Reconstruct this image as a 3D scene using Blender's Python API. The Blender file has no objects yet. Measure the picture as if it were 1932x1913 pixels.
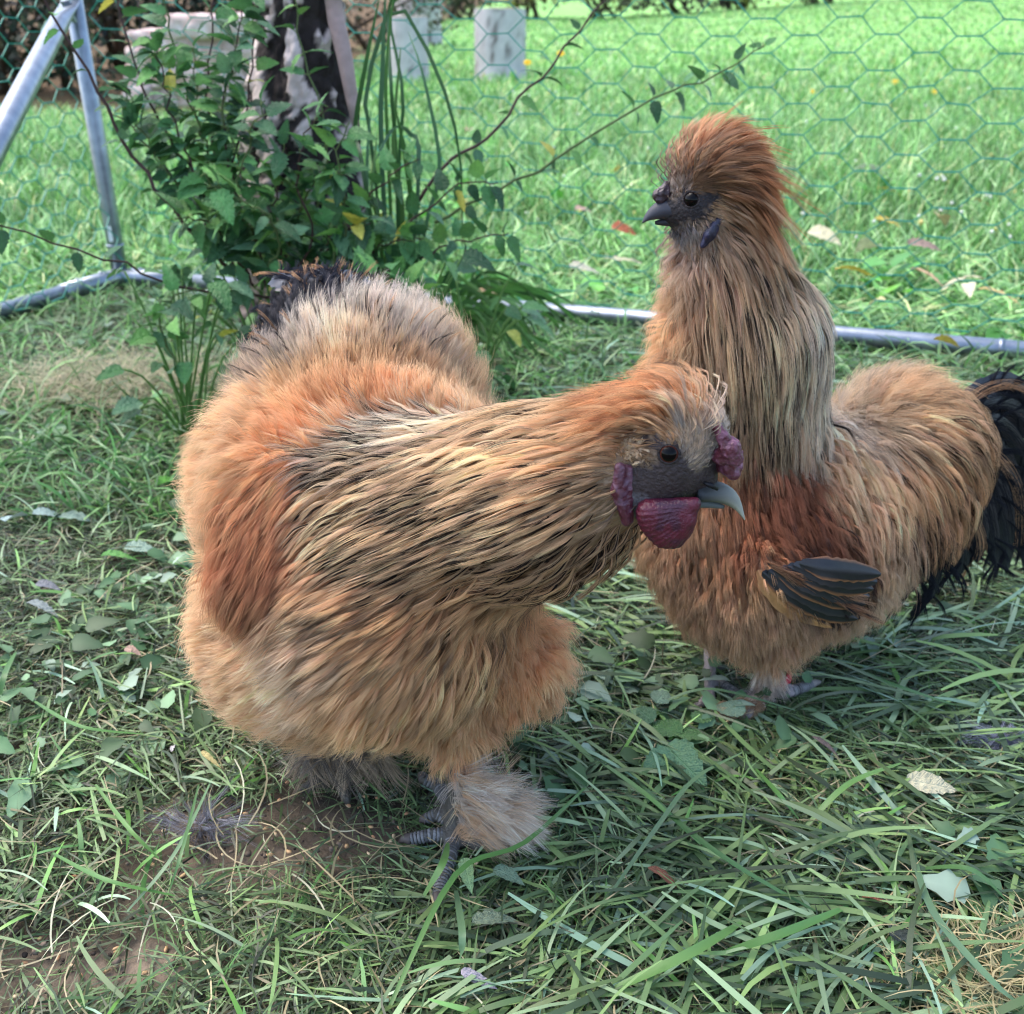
import bpy, math, random
import numpy as np
from mathutils import Vector, Matrix
from mathutils.bvhtree import BVHTree

random.seed(7)
RNG = np.random.default_rng(11)
S = bpy.context.scene
COL = S.collection

# ------------------------------------------------------------------ camera
CAM_H = 0.52
PITCH = math.radians(26.3)
FQ = 1938.0                       # focal length in the unit used for measuring the photograph (1932 wide)
CX, CY = 966.0, 956.5
cam_d = bpy.data.cameras.new('camera')
cam = bpy.data.objects.new('camera', cam_d)
COL.objects.link(cam)
cam.location = (0, 0, CAM_H)
cam.rotation_euler = (math.radians(90) - PITCH, 0, 0)
cam_d.sensor_fit = 'HORIZONTAL'
cam_d.sensor_width = 36
cam_d.lens = 36 * FQ / 1932
cam_d.clip_start = 0.02
cam_d.clip_end = 300
cam_d.dof.use_dof = True
cam_d.dof.focus_distance = 0.60
cam_d.dof.aperture_fstop = 13
S.camera = cam

# ------------------------------------------------------------------ world, sun, exposure
SUN_EL, SUN_AZ = math.radians(58), math.radians(-62)     # azimuth measured from +Y towards +X
world = bpy.data.worlds.new('World')
S.world = world
world.use_nodes = True
wn = world.node_tree.nodes
wl = world.node_tree.links
sky = wn.new('ShaderNodeTexSky')
sky.sky_type = 'NISHITA'
sky.sun_disc = False
sky.sun_elevation = SUN_EL
sky.sun_rotation = SUN_AZ
sky.air_density = 1.0
sky.dust_density = 3.0
sky.ozone_density = 1.0
wl.new(sky.outputs[0], wn['Background'].inputs[0])
wn['Background'].inputs[1].default_value = 0.15
sun_d = bpy.data.lights.new('sun', 'SUN')
sun = bpy.data.objects.new('sun', sun_d)
COL.objects.link(sun)
sun_d.energy = 0.5
sun_d.angle = math.radians(45)
sun_d.color = (1.0, 0.96, 0.9)
sdir = Vector((math.sin(SUN_AZ) * math.cos(SUN_EL), math.cos(SUN_AZ) * math.cos(SUN_EL), math.sin(SUN_EL)))
sun.rotation_euler = sdir.to_track_quat('Z', 'Y').to_euler()
S.view_settings.view_transform = 'Standard'
S.view_settings.look = 'None'
S.view_settings.gamma = 1
S.view_settings.use_curve_mapping = False
S.view_settings.exposure = 1.8
S.cycles.max_bounces = 9
S.cycles.diffuse_bounces = 7
S.cycles.transmission_bounces = 4
S.cycles.use_denoising = True
S.cycles.denoising_prefilter = 'ACCURATE'
S.cycles.filter_width = 1.15

# ------------------------------------------------------------------ measuring helpers (points of the place)
_FW = np.array([0, math.cos(PITCH), -math.sin(PITCH)])
_UP = np.array([0, math.sin(PITCH), math.cos(PITCH)])
_RT = np.array([1.0, 0, 0])
CAMP = np.array([0, 0, CAM_H])


def ray(x, y):
    return _FW + (x - CX) / FQ * _RT - (y - CY) / FQ * _UP


def W(x, y, Y):                    # point at the distance Y in front of the camera
    r = ray(x, y)
    return CAMP + r * (Y / r[1])


def G(x, y, z=0.0):                # point at the height z
    r = ray(x, y)
    return CAMP + r * ((z - CAM_H) / r[2])


def depth(p):
    return float(np.dot(np.asarray(p) - CAMP, _FW))


def m_of(px, p):                   # length of px units at p
    return px * depth(p) / FQ


def srgb(r, g, b, k=1.0):
    o = []
    for c in (r, g, b):
        c = c / 255
        c = c / 12.92 if c <= 0.04045 else ((c + 0.055) / 1.055) ** 2.4
        o.append(c * k)
    return np.array(o)


def soft(c, sat=.75, k=1.25):
    c = np.asarray(c, float)
    l = c @ np.array([.25, .6, .15])
    return np.clip((l[..., None] + (c - l[..., None]) * sat) * k, 0, .9)


# ------------------------------------------------------------------ noise
def _hash(ix, iy, iz, seed):
    n = (ix * 374761393 + iy * 668265263 + iz * 2147483647 + seed * 974711) & 0xFFFFFFFF
    n = ((n ^ (n >> 13)) * 1274126177) & 0xFFFFFFFF
    n = n ^ (n >> 16)
    return (n & 0xFFFF) / 65535.0


def vnoise(P, freq, seed=0):
    P = np.asarray(P, float) * freq + 1000.0
    i = np.floor(P).astype(np.int64)
    f = P - i
    f = f * f * (3 - 2 * f)
    out = 0
    for dx in (0, 1):
        for dy in (0, 1):
            for dz in (0, 1):
                w = (f[..., 0] if dx else 1 - f[..., 0]) * (f[..., 1] if dy else 1 - f[..., 1]) * (f[..., 2] if dz else 1 - f[..., 2])
                out = out + w * _hash(i[..., 0] + dx, i[..., 1] + dy, i[..., 2] + dz, seed)
    return out * 2 - 1


def norm(v):
    return v / (np.linalg.norm(v, axis=-1, keepdims=True) + 1e-12)


def sstep(a, b, x):
    t = np.clip((x - a) / (b - a), 0, 1)
    return t * t * (3 - 2 * t)


# ------------------------------------------------------------------ object helpers
def tag(o, label=None, cat=None, group=None, kind=None):
    if label:
        o['label'] = label
    if cat:
        o['category'] = cat
    if group:
        o['group'] = group
    if kind:
        o['kind'] = kind
    return o


def empty(name, loc, label=None, cat=None, group=None):
    o = bpy.data.objects.new(name, None)
    COL.objects.link(o)
    o.location = loc
    o.empty_display_size = 0.02
    return tag(o, label, cat, group)


def link(name, data, parent=None, keep=True):
    o = bpy.data.objects.new(name, data)
    COL.objects.link(o)
    if parent is not None:
        o.parent = parent
        if keep:                                   # data is in world coordinates
            m = Matrix.Translation(world_loc(parent))
            o.matrix_parent_inverse = m.inverted()
    return o


def world_loc(o):
    v = Vector(o.location)
    p = o.parent
    while p is not None and o.matrix_parent_inverse == Matrix.Identity(4):
        v = v + Vector(p.location)
        o, p = p, p.parent
    return v


def mesh_np(name, V, F, mat, smooth=True, col=None, sizes=None):
    """F: (n,3) or (n,4) array, or a flat index array with sizes."""
    me = bpy.data.meshes.new(name)
    V = np.asarray(V, np.float32)
    me.vertices.add(len(V))
    me.vertices.foreach_set('co', V.ravel())
    if sizes is None:
        F = np.asarray(F, np.int32)
        k = F.shape[1]
        n = F.shape[0]
        starts = np.arange(0, n * k, k, dtype=np.int32)
        totals = np.full(n, k, np.int32)
        flat = F.ravel()
    else:
        flat = np.asarray(F, np.int32)
        totals = np.asarray(sizes, np.int32)
        starts = np.concatenate([[0], np.cumsum(totals)[:-1]]).astype(np.int32)
        n = len(totals)
    me.loops.add(len(flat))
    me.loops.foreach_set('vertex_index', flat)
    me.polygons.add(n)
    me.polygons.foreach_set('loop_start', starts)
    me.polygons.foreach_set('loop_total', totals)
    me.polygons.foreach_set('use_smooth', np.full(n, smooth, bool))
    if col is not None:
        a = me.attributes.new('col', 'FLOAT_COLOR', 'POINT')
        c = np.ones((len(V), 4), np.float32)
        c[:, :3] = col
        a.data.foreach_set('color', c.ravel())
    if mat is not None:
        me.materials.append(mat)
    me.update(calc_edges=True)
    return me


class MB:
    """collects pieces into one mesh"""

    def __init__(self):
        self.v, self.f, self.s, self.c, self.n = [], [], [], [], 0

    def add(self, V, F, c=(1, 1, 1)):
        V = np.asarray(V, float)
        for f in F:
            self.f.extend([i + self.n for i in f])
            self.s.append(len(f))
        self.v.append(V)
        c = np.asarray(c, float)
        self.c.append(np.broadcast_to(c, (len(V), 3)))
        self.n += len(V)

    def tube(self, pts, rad, seg=10, cap=True, c=(1, 1, 1)):
        pts = np.asarray(pts, float)
        n = len(pts)
        rad = np.broadcast_to(np.asarray(rad, float), (n,))
        T = np.zeros_like(pts)
        T[1:-1] = pts[2:] - pts[:-2]
        T[0] = pts[1] - pts[0]
        T[-1] = pts[-1] - pts[-2]
        T = norm(T)
        ref = np.array([0, 0, 1.0]) if abs(T[0][2]) < 0.9 else np.array([1.0, 0, 0])
        A = norm(np.cross(T[0], ref))
        V = []
        for i in range(n):
            A = norm(A - T[i] * np.dot(A, T[i]))
            B = np.cross(T[i], A)
            for k in range(seg):
                a = 2 * math.pi * k / seg
                V.append(pts[i] + rad[i] * (math.cos(a) * A + math.sin(a) * B))
        F = []
        for i in range(n - 1):
            for k in range(seg):
                k2 = (k + 1) % seg
                F.append((i * seg + k, i * seg + k2, (i + 1) * seg + k2, (i + 1) * seg + k))
        if cap:
            F.append(tuple(range(seg - 1, -1, -1)))
            F.append(tuple((n - 1) * seg + k for k in range(seg)))
        if np.ndim(c) == 2:
            c = np.repeat(np.asarray(c), seg, axis=0)
        self.add(V, F, c)
        return self

    def data(self, name, mat, smooth=True):
        return mesh_np(name, np.concatenate(self.v), self.f, mat, smooth, np.concatenate(self.c), self.s)

    def build(self, name, mat, parent=None, smooth=True):
        return link(name, self.data(name, mat, smooth), parent)


# ------------------------------------------------------------------ materials
def new_mat(name):
    m = bpy.data.materials.new(name)
    m.use_nodes = True
    return m, m.node_tree.nodes, m.node_tree.links, m.node_tree.nodes['Principled BSDF']


def attr_mat(name, rough=0.6, spec=0.3, noise=0.0, nscale=60, transl=0.0, metal=0.0, bump=0.0, bscale=200, coat=0.0):
    m, N, L, P = new_mat(name)
    a = N.new('ShaderNodeAttribute')
    a.attribute_name = 'col'
    out = a.outputs['Color']
    P.inputs['Roughness'].default_value = rough
    P.inputs['Specular IOR Level'].default_value = spec
    P.inputs['Metallic'].default_value = metal
    P.inputs['Coat Weight'].default_value = coat
    P.inputs['Coat Roughness'].default_value = 0.15
    if noise:
        tc = N.new('ShaderNodeTexCoord')
        nz = N.new('ShaderNodeTexNoise')
        nz.inputs['Scale'].default_value = nscale
        nz.inputs['Detail'].default_value = 6
        mr = N.new('ShaderNodeMapRange')
        mr.inputs['To Min'].default_value = 1 - noise
        mr.inputs['To Max'].default_value = 1 + noise
        L.new(tc.outputs['Object'], nz.inputs['Vector'])
        L.new(nz.outputs['Fac'], mr.inputs['Value'])
        mx = N.new('ShaderNodeVectorMath')
        mx.operation = 'MULTIPLY'
        L.new(out, mx.inputs[0])
        L.new(mr.outputs[0], mx.inputs[1])
        out = mx.outputs[0]
    L.new(out, P.inputs['Base Color'])
    if bump:
        tc = N.new('ShaderNodeTexCoord')
        nz = N.new('ShaderNodeTexNoise')
        nz.inputs['Scale'].default_value = bscale
        nz.inputs['Detail'].default_value = 5
        L.new(tc.outputs['Object'], nz.inputs['Vector'])
        b = N.new('ShaderNodeBump')
        b.inputs['Strength'].default_value = bump
        b.inputs['Distance'].default_value = 0.003
        L.new(nz.outputs['Fac'], b.inputs['Height'])
        L.new(b.outputs[0], P.inputs['Normal'])
    if transl:
        t = N.new('ShaderNodeBsdfTranslucent')
        L.new(out, t.inputs['Color'])
        mix = N.new('ShaderNodeMixShader')
        mix.inputs[0].default_value = transl
        L.new(P.outputs[0], mix.inputs[1])
        L.new(t.outputs[0], mix.inputs[2])
        L.new(mix.outputs[0], N['Material Output'].inputs['Surface'])
    return m


M_HAIR = attr_mat('plumage', rough=0.62, spec=0.18, transl=0.42)
M_VANE = attr_mat('stiff_feather', rough=0.38, spec=0.5, noise=0.3, nscale=300)
M_SKIN = attr_mat('bird_skin', rough=0.55, spec=0.35, noise=0.3, nscale=350, bump=0.6, bscale=420)
M_COMB = attr_mat('comb_flesh', rough=0.33, spec=0.5, noise=0.3, nscale=260, bump=0.35, bscale=620)
M_BEAK = attr_mat('beak_horn', rough=0.48, spec=0.28, noise=0.12, nscale=120)
M_EYE = attr_mat('eye_gloss', rough=0.06, spec=0.14)
M_BLADE = attr_mat('grass_blade', rough=0.42, spec=0.42, transl=0.25)
M_LEAF = attr_mat('leaf', rough=0.5, spec=0.35, transl=0.22, noise=0.22, nscale=55)


def veined_mat(name, rough, spec, transl, vein, blotch):
    """leaf of unit length along X: midrib and side veins, blotches, cockled surface"""
    m = attr_mat(name, rough, spec, noise=blotch, nscale=5, transl=transl)
    N, L = m.node_tree.nodes, m.node_tree.links
    P = N['Principled BSDF']
    src = P.inputs['Base Color'].links[0].from_socket
    tc = N.new('ShaderNodeTexCoord')
    sp = N.new('ShaderNodeSeparateXYZ')
    L.new(tc.outputs['Object'], sp.inputs[0])

    def mth(op, a, b=None, c=None):
        n = N.new('ShaderNodeMath')
        n.operation = op
        for i, v in enumerate((a, b, c)):
            if v is None:
                continue
            if isinstance(v, (int, float)):
                n.inputs[i].default_value = v
            else:
                L.new(v, n.inputs[i])
        return n.outputs[0]
    ay = mth('ABSOLUTE', sp.outputs['Y'])
    ph = mth('SUBTRACT', mth('MULTIPLY', sp.outputs['X'], 9.0), mth('MULTIPLY', ay, 8.0))
    saw = mth('PINGPONG', ph, 0.5)                       # 0 on a side vein
    side = mth('SMOOTH_MIN', mth('MULTIPLY', saw, 9.0), 1.0, 0.2)
    mid = mth('MINIMUM', mth('MULTIPLY', ay, 45.0), 1.0)
    v = mth('MINIMUM', side, mid)                        # 0 on veins, 1 between
    fac = mth('MULTIPLY_ADD', v, -vein, 1.0 + vein)
    mx = N.new('ShaderNodeVectorMath')
    mx.operation = 'MULTIPLY'
    L.new(src, mx.inputs[0])
    L.new(fac, mx.inputs[1])
    L.new(mx.outputs[0], P.inputs['Base Color'])
    nz = N.new('ShaderNodeTexNoise')
    nz.inputs['Scale'].default_value = 9
    nz.inputs['Detail'].default_value = 4
    L.new(tc.outputs['Object'], nz.inputs['Vector'])
    hgt = mth('ADD', mth('MULTIPLY', v, 0.5), nz.outputs['Fac'])
    b = N.new('ShaderNodeBump')
    b.inputs['Strength'].default_value = 0.5
    b.inputs['Distance'].default_value = 0.03
    L.new(hgt, b.inputs['Height'])
    L.new(b.outputs[0], P.inputs['Normal'])
    return m


M_VEIN = veined_mat('veined_leaf', 0.42, 0.45, 0.2, 0.25, 0.3)
M_DRYV = veined_mat('veined_dry_leaf', 0.65, 0.25, 0.12, 0.22, 0.45)
M_DRY = attr_mat('dry_leaf', rough=0.7, spec=0.2, transl=0.15, noise=0.35, nscale=90)
M_STEM = attr_mat('stem_bark', rough=0.7, spec=0.2, noise=0.3, nscale=90)
M_BARK = attr_mat('birch_bark', rough=0.85, spec=0.15, noise=0.35, nscale=45, bump=0.8, bscale=90)
M_STONE = attr_mat('stone', rough=0.9, spec=0.15, noise=0.3, nscale=14, bump=0.6, bscale=40)
M_SOIL = attr_mat('soil', rough=0.95, spec=0.1, noise=0.45, nscale=45, bump=1.0, bscale=130)
M_GRAIN = attr_mat('grain', rough=0.6, spec=0.3)
M_WIRE = attr_mat('green_wire', rough=0.4, spec=0.5)
M_RUBBER = attr_mat('rubber', rough=0.6, spec=0.3)


def steel_mat():
    m, N, L, P = new_mat('galvanised_steel')
    tc = N.new('ShaderNodeTexCoord')
    nz = N.new('ShaderNodeTexNoise')
    nz.inputs['Scale'].default_value = 40
    nz.inputs['Detail'].default_value = 5
    cr = N.new('ShaderNodeValToRGB')
    cr.color_ramp.elements[0].position = 0.3
    cr.color_ramp.elements[0].color = (0.19, 0.22, 0.26, 1)
    cr.color_ramp.elements[1].position = 0.75
    cr.color_ramp.elements[1].color = (0.33, 0.37, 0.42, 1)
    L.new(tc.outputs['Object'], nz.inputs['Vector'])
    L.new(nz.outputs['Fac'], cr.inputs[0])
    L.new(cr.outputs[0], P.inputs['Base Color'])
    P.inputs['Metallic'].default_value = 0.85
    P.inputs['Roughness'].default_value = 0.36
    return m


M_STEEL = steel_mat()
#@@PART2
# ================================================================== THE SETTING
def terrain(x, y):
    x = np.asarray(x, float)
    y = np.asarray(y, float)
    rise = 0.055 * np.maximum(0, x - 2.2) * sstep(4, 20, y)
    bumps = 0.012 * vnoise(np.stack([x, y, x * 0], -1), 2.2, 3) * sstep(1.9, 3.0, y)
    return rise + bumps + 0.006 * np.clip(y - 3, 0, 60)


C0 = G(231, 543)                   # corner of the run frame, on the ground
R_END = G(1932, 690)
L_END = G(0, 616)
r_dir = norm(R_END - C0)
l_dir = norm(L_END - C0)


def fence_side(x, y):
    """> 0 outside the run"""
    nr = np.array([-r_dir[1], r_dir[0]])
    a = (x - C0[0]) * nr[0] + (y - C0[1]) * nr[1]
    nl = np.array([l_dir[1], -l_dir[0]])
    b = (x - C0[0]) * nl[0] + (y - C0[1]) * nl[1]
    return np.maximum(a, b)


# --- ground sheet: fine near the camera, coarse to the horizon
def axis(lo, hi, fine_lo, fine_hi, step, grow=1.25):
    a = list(np.arange(fine_lo, fine_hi + 1e-6, step))
    s = step
    while a[-1] < hi:
        s *= grow
        a.append(min(hi, a[-1] + s))
    s = step
    while a[0] > lo:
        s *= grow
        a.insert(0, max(lo, a[0] - s))
    return np.array(a)


gx = axis(-90, 90, -1.3, 1.3, 0.02)
gy = axis(-30, 160, 0.1, 2.4, 0.02)
GXX, GYY = np.meshgrid(gx, gy)
P3 = np.stack([GXX, GYY, GXX * 0], -1).reshape(-1, 3)
DIRT_C = G(480, 1600)


def dirt_mask(x, y):
    """bare trampled soil at the left in front of the birds"""
    P = np.stack([x, y, x * 0], -1)
    n = vnoise(P, 9, 5) * 0.35 + vnoise(P, 25, 6) * 0.2
    d1 = np.hypot((x - G(490, 1575)[0]) / 0.15, (y - G(490, 1575)[1]) / 0.07)
    d2 = np.hypot((x - G(130, 1830)[0]) / 0.08, (y - G(130, 1830)[1]) / 0.03)
    return sstep(1.15, 0.45, np.minimum(d1, d2) + n)


inside = sstep(0.02, -0.02, fence_side(P3[:, 0], P3[:, 1]))
zz = terrain(P3[:, 0], P3[:, 1])
near = sstep(2.4, 1.8, P3[:, 1]) * sstep(1.6, 1.0, np.abs(P3[:, 0]))
zz = zz + near * (0.004 * vnoise(P3, 30, 1) + 0.003 * vnoise(P3, 80, 2)) - 0.004
soil = srgb(88, 80, 70)
soil2 = srgb(136, 122, 106)
turf = srgb(60, 92, 44)
litter = srgb(120, 98, 72)
n1 = (vnoise(P3, 14, 8) * 0.5 + 0.5)[:, None]
gc = (soil * 0.75) * (1 - n1) + soil2 * 0.6 * n1
dm = dirt_mask(P3[:, 0], P3[:, 1])[:, None]
gc = gc * (0.75 * (1 - dm)) + dm * (soil * 0.75 * (1 - n1) + soil2 * 0.95 * n1)
out_c = turf * (0.75 + 0.5 * n1)
far_l = (sstep(4.8, 6.0, P3[:, 1] + vnoise(P3, 1.3, 4) * 0.5) * sstep(-0.9, -1.6, P3[:, 0] + vnoise(P3, 1.7, 9) * 0.4))[:, None]
out_c = out_c * (1 - far_l) + litter * 0.7 * far_l
lawn_far = soft(srgb(126, 182, 86), .85, 1.0)
ff = sstep(3.0, 9.0, P3[:, 1])[:, None] * (1 - far_l)
out_c = out_c * (1 - ff) + ff * lawn_far * (0.85 + 0.3 * n1)
gc = gc * inside[:, None] + out_c * (1 - inside[:, None])
nx, ny = len(gx), len(gy)
idx = np.arange(nx * ny).reshape(ny, nx)
F = np.stack([idx[:-1, :-1], idx[:-1, 1:], idx[1:, 1:], idx[1:, :-1]], -1).reshape(-1, 4)
ground = link('ground', mesh_np('ground', np.column_stack([P3[:, 0], P3[:, 1], zz]), F, M_SOIL, True, gc))
tag(ground, kind='structure')


# --- blades: ribbons built in bulk
def blades(root, yaw, length, width, pitch0, pitch1, yawcurl, col, segs=4, fold=0.0, tipw=0.12, zmin=0.001, twist=None):
    """ribbons that leave `root` at pitch0 and bend towards pitch1 (radians); returns V, F(quads), C"""
    n = len(root)
    pts = np.zeros((n, segs + 1, 3))
    pts[:, 0] = root
    side = np.zeros((n, segs + 1, 3))
    if twist is None:
        twist = np.zeros(n)
    for k in range(segs + 1):
        t = k / segs
        ya = yaw + yawcurl * t
        pa = pitch0 + (pitch1 - pitch0) * t
        d = np.stack([np.cos(ya) * np.cos(pa), np.sin(ya) * np.cos(pa), np.sin(pa)], -1)
        sv = np.stack([-np.sin(ya), np.cos(ya), np.zeros(n)], -1)
        up = np.cross(d, sv)
        tw = twist * (0.3 + 0.7 * t)
        side[:, k] = sv * np.cos(tw)[:, None] + up * np.sin(tw)[:, None]
        if k < segs:
            pts[:, k + 1] = pts[:, k] + d * (length / segs)[:, None]
            gz = terrain(pts[:, k + 1, 0], pts[:, k + 1, 1]) + zmin
            pts[:, k + 1, 2] = np.maximum(pts[:, k + 1, 2], gz)
    t = np.linspace(0, 1, segs + 1)
    w = (0.75 + 0.6 * t) * (1 - t ** 2.2) + tipw * t ** 3
    wv = width[:, None] * w[None] * 0.5
    a = pts - side * wv[..., None]
    b = pts + side * wv[..., None]
    V = np.stack([a, b], 2).reshape(n * (segs + 1) * 2, 3)
    base = (np.arange(n) * (segs + 1) * 2)[:, None]
    k = (np.arange(segs) * 2)[None]
    q = np.stack([base + k, base + k + 1, base + k + 3, base + k + 2], -1).reshape(-1, 4)
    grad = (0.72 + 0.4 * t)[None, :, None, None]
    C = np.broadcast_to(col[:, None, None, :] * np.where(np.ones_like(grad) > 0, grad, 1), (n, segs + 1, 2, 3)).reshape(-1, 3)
    return V, q, np.clip(C, 0, 1)


def join(parts):
    V, F, C, n = [], [], [], 0
    for v, f, c in parts:
        V.append(v)
        F.append(f + n)
        C.append(c)
        n += len(v)
    return np.concatenate(V), np.concatenate(F), np.concatenate(C)


def pal(n, cols, probs, jit=0.18):
    k = RNG.choice(len(cols), n, p=np.array(probs) / sum(probs))
    c = np.array(cols)[k]
    return c * (1 + RNG.normal(0, jit, (n, 1))).clip(0.5, 1.6)


U = RNG.uniform
LG = [soft(c, .78, 1.15) for c in (srgb(104, 166, 66), srgb(126, 188, 84), srgb(82, 144, 60), srgb(156, 198, 122), srgb(182, 194, 112))]  # fresh lawn greens, brightened to stand for the opener light outside the run

# --- lawn outside the fence
parts = []
n = 74000                                       # near lawn, 1.6 .. 4.5 m
Y = 1.25 + 3.4 * U(0, 1, n) ** 1.35
X = U(-1, 1, n) * (0.76 * Y + 0.25)
k = fence_side(X, Y) > 0.02
X, Y = X[k], Y[k]
n = len(X)
patch = vnoise(np.stack([X, Y, X * 0], -1), 5, 31)
flat = np.clip(sstep(2.6, 1.7, Y) * 0.75 + patch * 0.5, 0, 1)       # grass just beyond the tube lies over
L = U(0.035, 0.10, n) * (1 + 0.45 * patch) * (1 + .5 * sstep(2.2, 3.2, Y))
p0 = np.radians(U(45, 88, n) * (1 - 0.6 * flat))
p1 = p0 - np.radians(U(5, 85, n))
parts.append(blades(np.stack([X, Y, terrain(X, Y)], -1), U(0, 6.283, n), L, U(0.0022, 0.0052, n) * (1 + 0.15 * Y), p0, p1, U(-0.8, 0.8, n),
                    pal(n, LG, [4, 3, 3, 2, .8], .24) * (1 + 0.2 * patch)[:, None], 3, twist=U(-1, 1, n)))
n = 84000                                       # far lawn, clumped
Y = 4 + 22 * U(0, 1, n) ** 1.6
X = U(-1, 1, n) * (0.74 * Y + 0.5)
far_litter = (Y > 5.2) & (X < -1.35)
X, Y = X[~far_litter], Y[~far_litter]
n = len(X)
patch = vnoise(np.stack([X, Y, X * 0], -1), 1.1, 33)
L = U(0.05, 0.10, n) * (1 + 0.02 * Y) * (1 - 0.5 * sstep(8, 12, Y))
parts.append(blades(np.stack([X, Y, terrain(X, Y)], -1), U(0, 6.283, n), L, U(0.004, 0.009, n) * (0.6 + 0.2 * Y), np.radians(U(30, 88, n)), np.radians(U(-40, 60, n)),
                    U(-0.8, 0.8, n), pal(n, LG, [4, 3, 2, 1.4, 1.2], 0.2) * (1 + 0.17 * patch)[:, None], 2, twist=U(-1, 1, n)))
V, F, C = join(parts)
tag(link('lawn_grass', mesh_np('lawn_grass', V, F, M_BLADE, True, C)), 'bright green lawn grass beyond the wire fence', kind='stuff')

# --- broad leaves of clover, plantain and dandelion in the lawn near the fence
def leaf_shape(serr=0.0, nseg=7, wide=0.5, fold=0.25, droop=0.25, lobes=0.0, tip=1.0, seed=0):
    """one leaf of length 1 along +X, midrib folded; returns V, F"""
    r = np.random.default_rng(seed)
    V, F = [], []
    ts = np.linspace(0, 1, nseg + 1)
    for i, t in enumerate(ts):
        w = wide * 0.5 * (math.sin(math.pi * min(1, t ** (0.75 * tip))) ** 0.8) if 0 < t < 1 else 0.0
        w *= 1 + (serr * (1 if i % 2 else -1)) + lobes * math.sin(t * 17 + seed)
        w *= 1 + r.normal(0, 0.05)
        z = -droop * t * t
        V.append((t, 0, z))
        V.append((t - 0.06 * w / max(wide, .01), w, z + fold * w + r.normal(0, 0.012)))
        V.append((t - 0.06 * w / max(wide, .01), -w, z + fold * w + r.normal(0, 0.012)))
    for i in range(nseg):
        a, b = i * 3, i * 3 + 3
        F.append((a, b, b + 1, a + 1))
        F.append((a, a + 2, b + 2, b))
    return np.array(V), F


def scatter_leaves(X, Y, Z, size, col, pitch, wide=0.8, serr=0.1, droop=0.3, nvar=5):
    Vs, Fs, Cs, off = [], [], [], 0
    var = [leaf_shape(serr, 6, wide, 0.2, droop, 0.0, 0.9, s) for s in range(nvar)]
    Fq = np.array(var[0][1])
    for i in range(len(X)):
        v = var[i % nvar][0]
        M = np.array(Matrix.Rotation(U(0, 6.283), 3, 'Z') @ Matrix.Rotation(-pitch[i], 3, 'Y') @ Matrix.Rotation(U(-.6, .6), 3, 'X'))
        Vs.append((v * size[i]) @ M.T + np.array([X[i], Y[i], Z[i]]))
        Fs.append(Fq + off)
        off += len(v)
        Cs.append(np.broadcast_to(col[i] * (0.92 + 0.16 * (np.arange(len(v)) % 3 == 0))[:, None], (len(v), 3)))
    return np.concatenate(Vs), np.concatenate(Fs), np.concatenate(Cs)


n = 1500
Y = 1.45 + 2.0 * U(0, 1, n) ** 1.3
X = U(-1, 1, n) * (0.6 * Y)
k = (fence_side(X, Y) > 0.03) & (vnoise(np.stack([X, Y, X * 0], -1), 4, 41) > -0.05)
X, Y = X[k], Y[k]
n = len(X)
V, F, C = scatter_leaves(X, Y, terrain(X, Y) + U(0.005, 0.05, n), U(0.02, 0.06, n), pal(n, [srgb(96, 170, 70), srgb(126, 190, 84), srgb(80, 140, 72)], [3, 2, 2]), np.radians(U(-10, 60, n)))
tag(link('clover_leaves', mesh_np('clover_leaves', V, F, M_LEAF, True, C)), 'broad clover and dandelion leaves among the lawn grass', kind='stuff')

# --- flattened grass inside the run
parts = []


def run_xy(n, y0=0.2, y1=2.0, pw=1.0, wmul=0.56):
    n = int(n * 1.3)
    wmul = wmul * 1.3
    Y = y0 + (y1 - y0) * U(0, 1, n) ** pw
    X = U(-1, 1, n) * (wmul * np.hypot(Y, 0.45) + 0.03)
    k = fence_side(X, Y) < -0.015
    return X[k], Y[k]


IG = [soft(c, .78, 1.2) for c in (srgb(84, 116, 58), srgb(108, 144, 72), srgb(60, 84, 50), srgb(132, 162, 108), srgb(122, 156, 70))]
DG = [soft(c, .9, 1.0) for c in (srgb(78, 88, 58), srgb(104, 112, 76), srgb(142, 134, 96), srgb(54, 68, 44), srgb(104, 130, 80))]
FOOT_F, FOOT_R = G(845, 1600), G(1425, 1325)


def low(x, y):
    """grass trodden down round the birds' feet"""
    d = np.minimum(np.hypot(x - FOOT_F[0], (y - FOOT_F[1]) * 1.0) / .10, np.hypot(x - FOOT_R[0], y - FOOT_R[1]) / .11)
    return .2 + .8 * sstep(.55, 1.05, d)


# dull fine clippings, lowest layer
X, Y = run_xy(120000, pw=0.95)
dmk = dirt_mask(X, Y)
k = U(0, 1, len(X)) > dmk * 0.86
X, Y = X[k], Y[k]
n = len(X)
h = U(0, 1, n) ** 1.5 * 0.012 * low(X, Y) * (1 - 0.6 * dirt_mask(X, Y))
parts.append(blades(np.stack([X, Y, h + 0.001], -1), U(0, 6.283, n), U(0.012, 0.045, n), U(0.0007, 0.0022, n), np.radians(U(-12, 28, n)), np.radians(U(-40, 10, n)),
                    U(-1.0, 1.0, n), pal(n, DG + IG[:3], [2, 1.6, 1.0, 1.6, 2.2, 3, 2.4, 1.6], 0.3), 3, twist=U(-1.2, 1.2, n)))
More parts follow.
